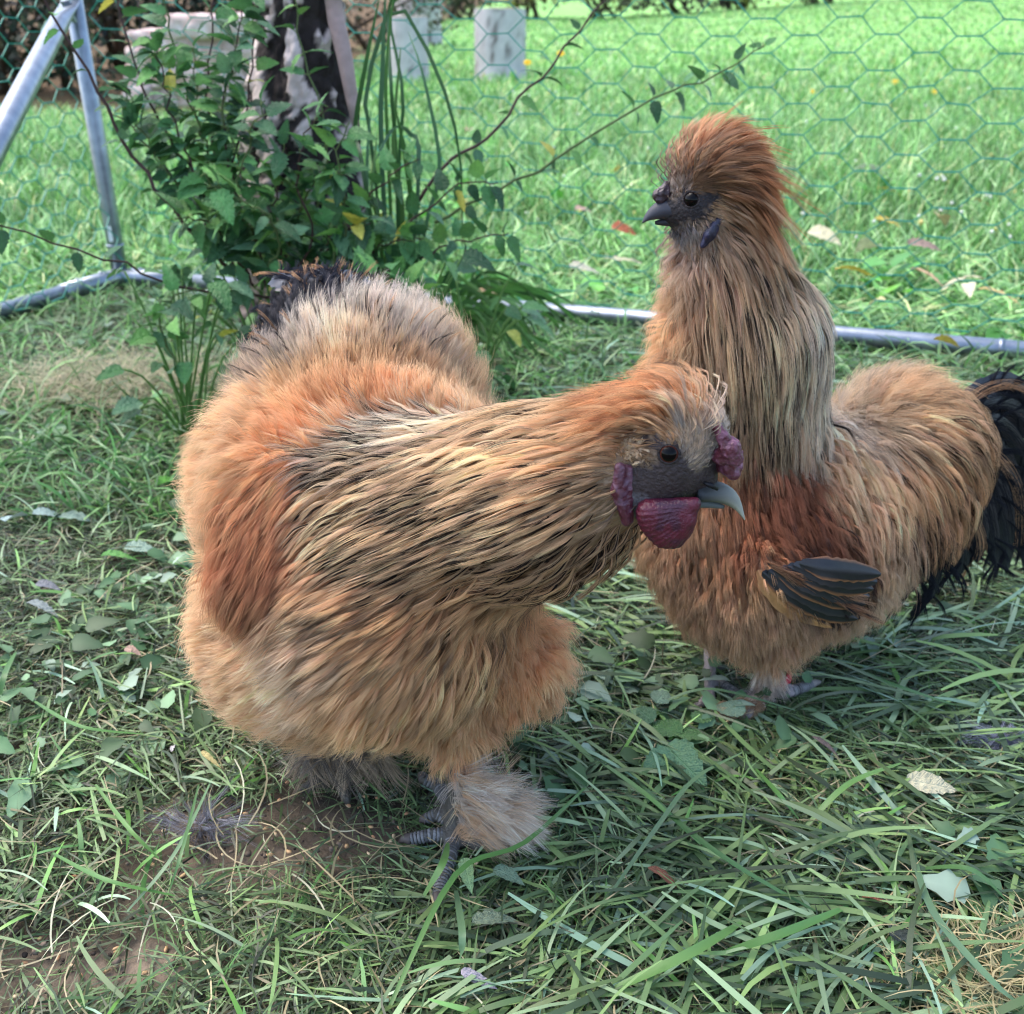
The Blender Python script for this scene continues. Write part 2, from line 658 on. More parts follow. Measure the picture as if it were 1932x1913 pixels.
# fresher lying blades
flow = lambda X, Y: -0.35 + 0.9 * vnoise(np.stack([X, Y, X * 0], -1), 5.0, 51)
X, Y = run_xy(17000, pw=1.0)
right = sstep(-0.15, 0.12, X)
k = (U(0, 1, len(X)) > dirt_mask(X, Y) * 0.95) & (U(0, 1, len(X)) < 0.45 + 0.55 * right)
X, Y = X[k], Y[k]
n = len(X)
right = sstep(-0.15, 0.12, X)
loose = U(0, 1, n) < 0.27
yaw = np.where(loose, U(0, 6.283, n), flow(X, Y) + RNG.normal(0, 0.45, n) + np.where(U(0, 1, n) < .4, math.pi, 0))
lw = low(X, Y)
h = 0.003 + U(0, 1, n) ** 1.4 * 0.016 * lw
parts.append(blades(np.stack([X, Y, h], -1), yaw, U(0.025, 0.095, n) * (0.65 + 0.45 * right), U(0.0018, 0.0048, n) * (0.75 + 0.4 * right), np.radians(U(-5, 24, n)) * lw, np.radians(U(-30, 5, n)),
                    RNG.normal(0, 0.35, n), pal(n, IG + [srgb(142, 176, 146), srgb(168, 196, 160)], [3, 3, 2.4, 1.8, 1.6, 1.0, .35], 0.26), 5, tipw=0.3, twist=RNG.normal(0, .5, n)))  # the added pale mint tones paint sky highlights onto some blades
# bright upright tufts and single blades
X, Y = run_xy(1500, pw=0.9)
k = (U(0, 1, len(X)) > dirt_mask(X, Y) * 0.8) & (low(X, Y) > .8)
X, Y = X[k], Y[k]
n = len(X)
parts.append(blades(np.stack([X, Y, X * 0 + 0.003], -1), U(0, 6.283, n), U(0.02, 0.06, n), U(0.0022, 0.0045, n), np.radians(U(10, 55, n)), np.radians(U(-60, 20, n)),
                    U(-0.7, 0.7, n), pal(n, [srgb(116, 168, 84), srgb(142, 188, 106), srgb(88, 136, 74)], [3, 2, 2], 0.15), 5, tipw=0.25, twist=RNG.normal(0, .6, n)))
# fresher growth at the back of the run, along the frame and the tree
X, Y = run_xy(11000, 1.0, 2.1)
n = len(X)
parts.append(blades(np.stack([X, Y, X * 0 + 0.003], -1), U(0, 6.283, n), U(0.03, 0.085, n), U(0.002, 0.0048, n), np.radians(U(10, 75, n)), np.radians(U(-60, 40, n)),
                    U(-.9, .9, n), pal(n, [srgb(104, 156, 84), srgb(132, 178, 104), srgb(82, 124, 72), srgb(140, 168, 120)], [3, 2, 2, 1.5], 0.22), 4, tipw=0.25, twist=RNG.normal(0, .8, n)))
# straw threads
X, Y = run_xy(1500, pw=0.9)
n = len(X)
parts.append(blades(np.stack([X, Y, U(0.003, 0.016, n)], -1), U(0, 6.283, n), U(0.03, 0.08, n), U(0.0007, 0.0016, n), np.radians(U(-5, 20, n)), np.radians(U(-25, 5, n)),
                    U(-1.6, 1.6, n), pal(n, [srgb(190, 176, 136), srgb(160, 150, 116), srgb(206, 206, 176)], [2, 2, 1]), 6))
# straw heap left of the birds
c = G(215, 745)
n = 3400
X = c[0] + RNG.normal(0, 0.085, n)
Y = c[1] + RNG.normal(0, 0.055, n)
parts.append(blades(np.stack([X, Y, U(0.01, 0.034, n)], -1), U(0, 6.283, n), U(0.02, 0.07, n), U(0.0006, 0.0015, n), np.radians(U(-5, 35, n)), np.radians(U(-35, 10, n)),
                    U(-2.4, 2.4, n), pal(n, [srgb(196, 182, 146), srgb(172, 166, 126), srgb(140, 158, 104)], [3, 2, 2]), 5))
n = 900
c = G(1900, 1880)
X = c[0] + RNG.normal(0, 0.03, n)
Y = c[1] + RNG.normal(0, 0.02, n)
parts.append(blades(np.stack([X, Y, U(0.006, 0.02, n)], -1), U(0, 6.283, n), U(0.01, 0.045, n), U(0.0006, 0.0013, n), np.radians(U(-5, 35, n)), np.radians(U(-35, 10, n)),
                    U(-2.4, 2.4, n), pal(n, [srgb(186, 170, 124), srgb(158, 152, 108)], [3, 2]), 5))
V, F, C = join(parts)
tag(link('trampled_grass', mesh_np('trampled_grass', V, F, M_BLADE, True, C)), 'flattened cut grass covering the ground of the run', kind='stuff')

# --- cut green leaves mixed into the trampled grass
X, Y = run_xy(4200, pw=0.9)
k = (vnoise(np.stack([X, Y, X * 0], -1), 6, 61) > -0.1 + .4 * sstep(-.2, .2, X)) & (U(0, 1, len(X)) > dirt_mask(X, Y) * 0.9)
X, Y = X[k], Y[k]
n = len(X)
V, F, C = scatter_leaves(X, Y, U(0.006, 0.022, n), U(0.010, 0.032, n), pal(n, [srgb(84, 118, 80), srgb(118, 150, 112), srgb(150, 172, 150), srgb(70, 92, 62)], [3, 2, 1.2, 2]), np.radians(U(-18, 22, n)), wide=0.6)
tag(link('cut_leaves', mesh_np('cut_leaves', V, F, M_LEAF, True, C)), 'small cut weed leaves strewn over the flattened grass', kind='stuff')

# --- pale feed grains and crumbs of soil on the bare patch
def scatter_lumps(n_try, dens, size, cols, zoff):
    ico = [(0, 0, 1), (.894, 0, .447), (.276, .851, .447), (-.724, .526, .447), (-.724, -.526, .447), (.276, -.851, .447),
           (.724, .526, -.447), (-.276, .851, -.447), (-.894, 0, -.447), (-.276, -.851, -.447), (.724, -.526, -.447), (0, 0, -1)]
    fi = [(0, 1, 2), (0, 2, 3), (0, 3, 4), (0, 4, 5), (0, 5, 1), (1, 6, 2), (2, 7, 3), (3, 8, 4), (4, 9, 5), (5, 10, 1), (6, 7, 2), (7, 8, 3), (8, 9, 4), (9, 10, 5), (10, 6, 1), (11, 7, 6), (11, 8, 7), (11, 9, 8), (11, 10, 9), (11, 6, 10)]
    ico, fi = np.array(ico), np.array(fi)
    X, Y = run_xy(n_try, 0.25, 0.95, 0.9)
    k = U(0, 1, len(X)) < dens(X, Y)
    X, Y = X[k], Y[k]
    n = len(X)
    sc = size(n)
    yaw = U(0, 6.283, n)
    v = ico[None] * sc[:, None, :] * (1 + RNG.normal(0, .13, (n, 12, 1)))
    cx, sx = np.cos(yaw)[:, None], np.sin(yaw)[:, None]
    v = np.stack([v[..., 0] * cx - v[..., 1] * sx, v[..., 0] * sx + v[..., 1] * cx, v[..., 2]], -1)
    v += np.stack([X, Y, U(0, zoff, n)], -1)[:, None]
    f = fi[None] + (np.arange(n) * 12)[:, None, None]
    c = np.repeat(pal(n, cols, [1] * len(cols), .2), 12, axis=0)
    return v.reshape(-1, 3), f.reshape(-1, 3), np.clip(c, 0, 1)


V, F, C = scatter_lumps(2600, lambda x, y: 0.03 + 0.55 * dirt_mask(x, y), lambda n: np.stack([U(.0016, .003, n), U(.001, .0017, n), U(.0008, .0013, n)], -1),
                        [srgb(196, 160, 116), srgb(208, 184, 146), srgb(176, 132, 96)], 0.006)
tag(link('feed_grains', mesh_np('feed_grains', V, F, M_GRAIN, True, C)), 'pale feed grains spilled over the bare soil', kind='stuff')
V, F, C = scatter_lumps(7000, lambda x, y: 0.08 + 0.8 * dirt_mask(x, y), lambda n: (.0006 + .0026 * U(0, 1, n) ** 2.5)[:, None] * U(.7, 1.2, (n, 3)),
                        [srgb(92, 82, 72), srgb(128, 114, 100), srgb(70, 62, 56)], 0.003)
tag(link('soil_crumbs', mesh_np('soil_crumbs', V, F, M_SOIL, True, C)), 'dark crumbs of loose soil on the bare patch', kind='stuff')

# ------------------------------------------------------------------ the run: tube frame and green hexagonal wire
frame = empty('wire_run', C0, 'galvanised tube frame of the poultry run with green hexagonal wire', 'run frame')
TR = 0.0155
zc = np.array([0, 0, 0.024])


def tube_obj(name, pts, r, collars=(), parent=frame, mat=M_STEEL, seg=20):
    mb = MB()
    mb.tube(pts, r, seg)
    o = mb.build(name, mat, parent)
    for a, d, rr, ln in collars:
        m2 = MB()
        m2.tube([a - d * ln, a + d * ln], rr, seg)
        m2.build('collar', mat, o)
    return o


r_far = C0 + r_dir * 3.2
l_far = C0 + l_dir * 1.1
rt = R_END + zc - r_dir * 0.04
tube_obj('base_tube', [C0 + zc + r_dir * 0.09, r_far + zc], TR, [(rt, r_dir, TR + .0012, .004)])
lt = G(148, 566) + zc
tube_obj('base_tube', [C0 + zc + l_dir * 0.12, l_far + zc], TR)
# bent corner piece with sleeves
el = [C0 + zc + l_dir * 0.15, C0 + zc + l_dir * 0.05, C0 + zc + l_dir * 0.015 + r_dir * 0.004, C0 + zc + r_dir * 0.018, C0 + zc + r_dir * 0.05, C0 + zc + r_dir * 0.15]
elb = tube_obj('corner_elbow', el, TR + 0.0016)
bl = MB()
for d in (l_dir, r_dir):
    for s in (0.05, 0.11):
        c = C0 + zc + d * s + np.array([0, 0, TR])
        bl.tube([c, c + np.array([0, 0, 0.004])], [0.006, 0.0035], 8)
bl.build('rivet', M_STEEL, elb)
post_top = C0 + np.array([0, 0, 0.98])
post = tube_obj('corner_post', [C0 + zc, C0 + np.array([0, 0, .1]), post_top], TR, [(C0 + np.array([0, 0, .085]), np.array([0, 0, 1.]), TR + .0012, .003)])
m2 = MB()
sv = C0 + np.array([0, -TR - 0.0006, 0])
m2.add([sv + (-.004, 0, .095), sv + (.004, 0, .095), sv + (.004, 0, .125), sv + (-.004, 0, .125)], [(0, 1, 2, 3)], srgb(225, 228, 230))
m2.build('sticker', M_RUBBER, post)
m2 = MB()
m2.tube([C0 + np.array([0, 0.0, 0.0]), C0 + np.array([0, 0, 0.012])], [0.021, 0.021], 16, c=srgb(40, 46, 50))
m2.build('foot_cap', M_RUBBER, frame)
# sloping brace with flattened bolted end
b0 = W(128, 12, C0[1] - 0.035)
b1 = W(-22, 300, 1.42)
bd = norm(b1 - b0)
bend = b1 + bd * (b1[2] - 0.02) / max(1e-3, -bd[2])
side = norm(np.cross(bd, _FW))
up2 = np.cross(side, bd)
mb = MB()
pr = []
for s, rx, ry in ((-.035, .019, .003), (-.01, .020, .0032), (0.02, .020, .0045), (.05, .017, .011), (.085, .0165, .0160), (.3, .0165, .0165), (float(np.linalg.norm(bend - b0)), .0165, .0165)):
    ring = []
    for k in range(20):
        a = 2 * math.pi * k / 20
        ring.append(b0 + bd * s + side * rx * math.cos(a) + up2 * ry * math.sin(a))
    pr.append(ring)
V = np.array(pr).reshape(-1, 3)
F = [(i * 20 + k, i * 20 + (k + 1) % 20, i * 20 + 20 + (k + 1) % 20, i * 20 + 20 + k) for i in range(6) for k in range(20)]
F += [tuple(range(20)), tuple(120 + k for k in range(20))]
mb.add(V, F)
brace = mb.build('brace', M_STEEL, frame)
mb = MB()
bf = -up2 if np.dot(up2, _FW) > 0 else up2
bc = b0 + bf * 0.003
mb.tube([bc - bf * .03, bc + bf * .006], [.0045, .0045], 8)
hexv = [.0095, .0095]
mb.tube([bc + bf * .001, bc + bf * .0085], hexv, 6)
mb.build('bolt', M_STEEL, frame, smooth=False)


def hex_panel(A, d, length, height, P, H, seed):
    a, b = 0.286 * P, 0.214 * P
    nrm = np.array([-d[1], d[0], 0])
    up = np.array([0, 0, 1.0])
    segs = []
    rows = int(height / (H / 2))
    cols = int(length / P) + 1
    for j in range(rows + 1):
        off = 0 if j % 2 == 0 else P / 2
        v = j * H / 2
        for i in range(-1, cols + 1):
            c = i * P + off
            segs.append(((c - a / 2, v), (c + a / 2, v), 1))
            if j < rows:
                segs.append(((c + a / 2, v), (c + P / 2 - a / 2, v + H / 2), 0))
                segs.append(((c - a / 2, v), (c - P / 2 + a / 2, v + H / 2), 0))
    segs = [s for s in segs if 0 <= s[0][0] <= length and 0 <= s[1][0] <= length]
    U0 = np.array([s[0] for s in segs])
    U1 = np.array([s[1] for s in segs])
    fat = np.array([s[2] for s in segs])

    def pos(uv):
        P3 = np.stack([uv[:, 0], uv[:, 1], uv[:, 0] * 0], -1)
        du = 0.010 * vnoise(P3, 6, seed) + 0.004 * vnoise(P3, 20, seed + 1)
        dv = 0.006 * vnoise(P3, 6, seed + 2) + 0.003 * vnoise(P3, 20, seed + 3)
        dn = 0.012 * vnoise(P3, 5, seed + 4) + 0.006 * vnoise(P3, 14, seed + 5)
        sag = 0.05 * sstep(0.25, 0.0, uv[:, 1])            # slack at the foot
        return A + d * (uv[:, 0] + du)[:, None] + up * (uv[:, 1] + dv + 0.03)[:, None] + nrm * (dn + sag)[:, None]
    p, q = pos(U0), pos(U1)
    t = norm(q - p)
    s1 = norm(np.cross(t, nrm))
    s2 = np.cross(t, s1)
    r = np.where(fat == 1, 0.0014, 0.00105)[:, None]
    ring = []
    for base in (p, q):
        for k in range(4):
            an = math.pi / 4 + k * math.pi / 2
            ring.append(base + (s1 * math.cos(an) + s2 * math.sin(an)) * r)
    V = np.stack(ring, 1).reshape(-1, 3)
    o = (np.arange(len(p)) * 8)[:, None]
    F = np.concatenate([o + np.array([[k, (k + 1) % 4, 4 + (k + 1) % 4, 4 + k]]) for k in range(4)], 0)
    C = np.broadcast_to(srgb(44, 146, 124), (len(V), 3))
    me = mesh_np('wire_mesh', V, F, M_WIRE, False, C)
    o = link('wire_mesh', me, frame)
    o['kind'] = 'stuff'
    return o


hex_panel(C0 + r_dir * 0.02, r_dir, 3.0, 0.86, 0.119, 0.0465, 71)
hex_panel(C0 + l_dir * 0.02, l_dir, 1.0, 0.86, 0.086, 0.040, 91)
#@@PART3
# ------------------------------------------------------------------ log stumps, stones, bushes beyond the fence
def log_stump(base, r, h, seed, label):
    t = empty('log_stump', base, label, 'log', 'upright sawn logs on the lawn')
    n, m = 48, 14
    V, C = [], []
    rg = np.random.default_rng(seed)
    rad = 1 + 0.05 * np.cos(np.arange(n) / n * 6.283 * 2 + seed) + rg.normal(0, .012, n)
    for j in range(m + 1):
        for k in range(n):
            a = 2 * math.pi * k / n
            rr = r * rad[k] * (1 + 0.02 * math.sin(3 * j + k)) * (1.06 - 0.06 * min(1, j / 3))
            V.append(base + np.array([rr * math.cos(a), rr * math.sin(a), h * j / m]))
    V = np.array(V)
    nz = vnoise(V * np.array([1, 1, .25]), 40, seed) * .6 + vnoise(V * np.array([1, 1, .3]), 95, seed + 1) * .5
    base_c = srgb(196, 188, 192)
    dark = srgb(96, 84, 84)
    w = sstep(0.15, 0.75, nz)[:, None]
    C = base_c * (1 - w) + dark * w
    F = [(j * n + k, j * n + (k + 1) % n, (j + 1) * n + (k + 1) % n, (j + 1) * n + k) for j in range(m) for k in range(n)]
    mb = MB()
    mb.add(V, F, C)
    mb.build('bark', M_STONE, t)
    mb = MB()
    c = base + np.array([0, 0, h])
    top = V[m * n:]
    rings = [c + (top - c) * f + np.array([0, 0, 0.004]) for f in (1.0, .8, .6, .4, .2)]
    VV = np.concatenate(rings)
    CC = np.concatenate([np.broadcast_to(srgb(214, 200, 184) * (1 if i % 2 else .8), (n, 3)) for i in range(5)])
    FF = [(i * n + k, i * n + (k + 1) % n, (i + 1) * n + (k + 1) % n, (i + 1) * n + k) for i in range(4) for k in range(n)] + [tuple(4 * n + k for k in range(n))]
    mb.add(VV, FF, CC)
    mb.build('cut_top', M_STONE, t)
    return t


def on_ground(x, Y):
    p = W(x, 100, Y)
    return np.array([p[0], Y, float(terrain(p[0], Y))])


log_stump(on_ground(943, 7.6), 0.178, 0.43, 3, 'broad pale log standing upright on the lawn behind yellow flowers')
log_stump(on_ground(772, 7.4), 0.125, 0.40, 5, 'narrower pale upright log partly hidden by tall grass blades')
log_stump(on_ground(792, 13.0), 0.26, 0.62, 8, 'far grey log standing before the dark hedge')


def stone_block(name, label):
    """squat rubble block of pale stones behind the shrub"""
    Y0 = 5.2
    t = empty(name, on_ground(370, Y0), label, 'stone wall')
    rg = np.random.default_rng(4)
    me_vars = []
    for s in range(5):
        me_vars.append(stone_mesh(s))
    rows = [(250, 478, 195, 0), (250, 478, 160, 1), (253, 480, 126, 2), (256, 480, 95, 3), (330, 480, 66, 4)]
    for x0, x1, y, ri in rows:
        x = x0 + rg.uniform(0, 8)
        while x < x1 - 12:
            w = rg.uniform(34, 58)
            w = min(w, x1 - x)
            p = W(x + w / 2, y - 17, Y0)
            sc = p[1] / math.cos(PITCH) / FQ * 0.97
            o = link('stone', me_vars[rg.integers(5)], t)
            o.matrix_basis = Matrix.Translation(p + np.array([0, rg.uniform(-.02, .04), 0])) @ Matrix.Rotation(rg.uniform(-.12, .12), 4, 'Y') @ Matrix.Diagonal((w * sc * .51, .17, 34 * sc * .52, 1))
            x += w
    return t


def stone_mesh(seed):
    rg = np.random.default_rng(seed + 50)
    n = 8
    g = np.linspace(-1, 1, n + 1)
    V, F, off = [], [], 0
    for ax in range(3):
        for sg in (-1, 1):
            A, B = np.meshgrid(g, g, indexing='ij')
            P = np.zeros((n + 1, n + 1, 3))
            P[..., ax] = sg
            P[..., (ax + 1) % 3] = A * (1 if sg > 0 else -1)
            P[..., (ax + 2) % 3] = B
            V.append(P.reshape(-1, 3))
            ii = np.arange((n + 1) ** 2).reshape(n + 1, n + 1) + off
            F.append(np.stack([ii[:-1, :-1], ii[1:, :-1], ii[1:, 1:], ii[:-1, 1:]], -1).reshape(-1, 4))
            off += (n + 1) ** 2
    V = np.concatenate(V)
    F = np.concatenate(F)
    V = V / (np.sum(np.abs(V) ** 9, -1, keepdims=True) ** (1 / 9))
    V = V * (1 + 0.09 * vnoise(V + seed * 7, 1.6, seed)[:, None] + 0.05 * vnoise(V + seed * 7, 4.5, seed + 1)[:, None])
    nz = (vnoise(V + seed * 3, 2.2, seed + 2)[:, None] + 1) / 2
    C = srgb(222, 212, 210) * nz + srgb(186, 150, 134) * (1 - nz)
    C = C * rg.uniform(.75, 1.12)
    return mesh_np('stone', V, F, M_STONE, True, C)


stone_block('stone_wall', 'low wall of pale pinkish rubble stones behind the leafy shrub')


def bush(base, w, h, n, cols, probs, leaf, seed, label, dpt=None, group='bushes behind the lawn', stems=5, name='bush'):
    rg = np.random.default_rng(seed)
    t = empty(name, base, label, 'bush', group)
    dpt = dpt or w * 0.7
    # leaf clumps: many small folded leaves through the volume
    m = max(8, n // 60)
    cen = rg.normal(0, 1, (m, 3))
    cen = cen / np.linalg.norm(cen, axis=1, keepdims=True) * rg.uniform(.25, 1.0, (m, 1)) ** .6
    cen = cen * np.array([w / 2, dpt / 2, h / 2]) + np.array([0, 0, h * .52])
    ci = rg.integers(m, size=n)
    P = cen[ci] + rg.normal(0, 1, (n, 3)) * np.array([w, dpt, h]) * 0.075
    P[:, 2] = np.abs(P[:, 2])
    a = norm(rg.normal(0, 1, (n, 3)))
    b = norm(np.cross(a, rg.normal(0, 1, (n, 3))))
    L = leaf * rg.uniform(.6, 1.4, (n, 1))
    v = np.stack([P, P + a * L * .5 + b * L * .3, P + a * L, P + a * L * .5 - b * L * .3], 1) + base
    cl = np.array(cols)[rg.choice(len(cols), m, p=np.array(probs) / sum(probs))][ci] * (1 + rg.normal(0, .2, (n, 1))).clip(.5, 1.6)
    F = np.arange(n * 4).reshape(n, 4)
    o = link('foliage', mesh_np('foliage', v.reshape(-1, 3), F, M_LEAF, False, np.repeat(np.clip(cl, 0, 1), 4, 0)), t)
    o['kind'] = 'stuff'
    for k in range(stems):
        mb = MB()
        e = cen[rg.integers(m)]
        s = np.array([rg.normal(0, w * .08), rg.normal(0, dpt * .08), 0])
        mb.tube([base + s, base + s * .5 + e * .5 + rg.normal(0, .03, 3), base + e], [.02 * h, .013 * h, .005 * h], 6, c=srgb(84, 70, 58))
        mb.build('branch', M_STEM, t)
    return t


dk = [srgb(44, 58, 44), srgb(58, 72, 50), srgb(34, 40, 36), srgb(84, 92, 62), srgb(74, 62, 52)]
bush(on_ground(20, 6.6), 1.9, 1.5, 5200, dk, [3, 3, 3, 1.5, 1], .055, 1, 'dark green bush behind the tube brace at the run corner')
bush(on_ground(250, 8.2), 2.2, 1.7, 5200, dk, [3, 2, 4, .6, 1.5], .06, 2, 'very dark bush above the pale rubble wall')
bush(on_ground(450, 8.6), 2.0, 1.8, 4600, dk, [3, 2, 5, .4, 1.2], .06, 3, 'near black bush between the rubble wall and the birch trunk')
bush(on_ground(660, 11.5), 2.4, 1.6, 3600, dk + [srgb(96, 104, 84)], [2, 2, 2, 1, 2, 1], .06, 9, 'dark bush just right of the birch trunk, beyond the logs')
hz = [srgb(92, 88, 74), srgb(112, 104, 84), srgb(82, 92, 60), srgb(150, 156, 76), srgb(70, 62, 56), srgb(128, 116, 108)]
hd = [('grey brown hedge bush beyond the broad upright log', 850, 24, [3, 3, 1, .5, 3, 1]),
      ('yellow green hedge bush over the lawn edge, right of the log', 1010, 25, [1, 2, 2, 4, 1, 1]),
      ('brownish hedge bush above the rising bare branch tips', 1150, 25, [3, 2, 2, 1, 2, 2]),
      ('mottled hedge bush above the rear rooster crest', 1270, 26, [3, 2, 2, 1, 3, 1]),
      ('olive hedge bush with dark gaps at the lawn top', 1390, 26, [2, 2, 3, 1.5, 3, 1]),
      ('last hedge bush where the lawn rises out of view', 1520, 27, [3, 2, 2, 1, 3, 1])]
for i, (lb, x, Yh, pr) in enumerate(hd):
    bush(on_ground(x, Yh), 2.9, 2.2, 2600, hz, pr, .13, 20 + i, lb, group='hedge bushes along the far lawn edge', stems=4, name='hedge_bush')

# ------------------------------------------------------------------ birch tree in the run
def birch():
    base = W(580, 860, 1.52)
    base[2] = 0
    t = empty('birch_tree', base, 'birch trunk with dark fissured bark and pale papery plates', 'tree')
    # centre line measured on the photograph, taken up out of view
    Yt = 1.52
    rows = []
    for yq, xl, xr in ((-160, 478, 640), (0, 484, 648), (60, 488, 652), (130, 480, 660), (220, 455, 676), (330, 455, 688), (430, 460, 696), (520, 462, 704)):
        a, b = W(xl, yq, Yt), W(xr, yq, Yt)
        rows.append((np.array([(a[0] + b[0]) / 2, Yt, a[2]]), (b[0] - a[0]) / 2))
    rows.append((np.array([rows[-1][0][0], Yt, -0.02]), rows[-1][1] * 1.25))
    r0 = rows[0]
    rows.insert(0, (r0[0] + np.array([0.0, 0, 0.55]), r0[1] * .93))
    rows.insert(0, (r0[0] + np.array([0.01, 0, 1.5]), r0[1] * .85))
    rows = rows[::-1]
    zs = np.array([r[0][2] for r in rows])
    xs = np.array([r[0][0] for r in rows])
    rs = np.array([r[1] for r in rows])
    zz = np.concatenate([np.linspace(-.02, .6, 150), np.linspace(.61, 2.0, 40)])
    n = 150
    A = np.arange(n) / n * 2 * math.pi
    ZZ, AA = np.meshgrid(zz, A, indexing='ij')
    RR = np.interp(ZZ, zs, rs)
    XX = np.interp(ZZ, zs, xs)
    cyl = np.stack([np.cos(AA) * .06, np.sin(AA) * .06, ZZ], -1)
    warp = cyl + 0.012 * np.stack([vnoise(cyl, 25, 1), vnoise(cyl, 25, 2), vnoise(cyl, 18, 3)], -1)
    nf = vnoise(warp * np.array([1, 1, .35]), 95, 11) * .65 + vnoise(warp * np.array([1, 1, .5]), 190, 12) * .4     # fissures
    ridge = 1 - np.abs(nf) * 2.2
    plate = sstep(0.02, 0.16, vnoise(warp * np.array([1, 1, .45]), 62, 15) + .8 * nf - 0.22 + .30 * np.cos(AA - 3.6))
    disp = 0.005 * plate - 0.007 * np.clip(ridge, 0, 1) + 0.0025 * vnoise(cyl, 210, 13)
    R2 = RR + disp
    V = np.stack([XX + np.cos(AA) * R2, Yt + np.sin(AA) * R2, ZZ], -1).reshape(-1, 3)
    pl = plate.reshape(-1, 1)
    streak = (vnoise(cyl * np.array([1, 1, 4.0]), 40, 17).reshape(-1, 1) > .45) * 1.0
    white = srgb(206, 192, 186) * (1 - .6 * streak)
    tan = srgb(168, 140, 118)
    nn = (vnoise(cyl, 30, 19).reshape(-1, 1) + 1) / 2
    white = white * (1 - .35 * nn) + tan * .35 * nn
    dark = srgb(52, 46, 44) * (.6 + .8 * nn)
    hgt = sstep(.20, .36, ZZ).reshape(-1, 1)
    pl = pl * (.25 + .75 * hgt)
    C = white * pl + dark * (1 - pl)
    m = len(zz)
    idx = np.arange(m * n).reshape(m, n)
    F = np.stack([idx[:-1], np.roll(idx[:-1], -1, 1), np.roll(idx[1:], -1, 1), idx[1:]], -1).reshape(-1, 4)
    link('trunk', mesh_np('trunk', V, F, M_BARK, True, C), t)
    # limbs above the picture
    for k, (dx, dy, dz) in enumerate(((.7, .5, .9), (-.8, .3, 1.0), (.2, -.6, 1.2))):
        mb = MB()
        s = np.array([xs[-1], Yt, 1.9])
        mb.tube([s - np.array([0, 0, .1]), s + np.array([dx, dy, dz]) * .4, s + np.array([dx, dy, dz * 1.2])], [.06, .04, .015], 10, c=srgb(150, 142, 138))
        mb.build('limb', M_BARK, t)
    # peeled strip of pale bark leaning on the right side
    mb = MB()
    pts = [W(622, -40, 1.47), W(634, 40, 1.465), W(650, 110, 1.46), W(664, 190, 1.46), W(672, 250, 1.46)]
    wv = [.010, .011, .010, .008, .003]
    V, F = [], []
    for i, (p, w) in enumerate(zip(pts, wv)):
        V += [p + (-w, 0, 0), p + (-w * .3, -.006, 0), p + (w * .5, -.004, 0), p + (w, .002, 0), p + (w, .007, 0), p + (-w, .006, 0)]
    for i in range(len(pts) - 1):
        for k in range(6):
            F.append((i * 6 + k, i * 6 + (k + 1) % 6, i * 6 + 6 + (k + 1) % 6, i * 6 + 6 + k))
    F += [tuple(range(6)), tuple(24 + k for k in range(6))]
    mb.add(V, F, srgb(176, 152, 146))
    mb.build('bark_strip', M_BARK, t)


birch()


# ------------------------------------------------------------------ leafy shrub round the birch
def leaf_mesh(name, col, seed, serr=0.09, wide=.62, fold=.28, droop=.3, mat=None, nseg=11, tip=.9, lobes=0):
    V, F = leaf_shape(serr, nseg, wide, fold, droop, lobes, tip, seed)
    C = np.broadcast_to(col, (len(V), 3)).copy()
    C[::3] *= 1.18
    return mesh_np(name, V, np.array(F), mat or M_LEAF, True, np.clip(C, 0, 1))


LEAFC = [srgb(70, 116, 66), srgb(88, 138, 78), srgb(58, 96, 62), srgb(104, 152, 78), srgb(84, 122, 88)]
SH_LEAVES = [leaf_mesh('leaf', LEAFC[i % 5] * (1.35, 1.1, .85)[i % 3], i, mat=M_VEIN, droop=.2 + .12 * (i % 4), fold=.2 + .06 * (i % 3), nseg=13, serr=.10) for i in range(15)]
YEL_LEAVES = [leaf_mesh('leaf', srgb(196, 190, 84), 31, mat=M_VEIN), leaf_mesh('leaf', srgb(176, 182, 80), 32, mat=M_VEIN)]


def place_leaf(me, p, d, size, roll, parent, name='leaf'):
    d = norm(np.asarray(d, float))
    x = Vector(d)
    up = Vector((0, 0, 1))
    y = up.cross(x)
    if y.length < 1e-3:
        y = Vector((0, 1, 0))
    y.normalize()
    z = x.cross(y)
    M = Matrix((x, y, z)).transposed().to_4x4()
    o = link(name, me, parent)
    o.matrix_basis = Matrix.Translation(p) @ M @ Matrix.Rotation(roll, 4, 'X') @ Matrix.Scale(size, 4)
    return o


def spline(pts, n=16):
    pts = np.asarray(pts, float)
    t = np.linspace(0, len(pts) - 1, n)
    i = np.clip(t.astype(int), 0, len(pts) - 2)
    f = (t - i)[:, None]
    p0 = pts[np.clip(i - 1, 0, None)]
    p1, p2 = pts[i], pts[i + 1]
    p3 = pts[np.clip(i + 2, None, len(pts) - 1)]
    return .5 * (2 * p1 + (p2 - p0) * f + (2 * p0 - 5 * p1 + 4 * p2 - p3) * f ** 2 + (3 * p1 - p0 - 3 * p2 + p3) * f ** 3)


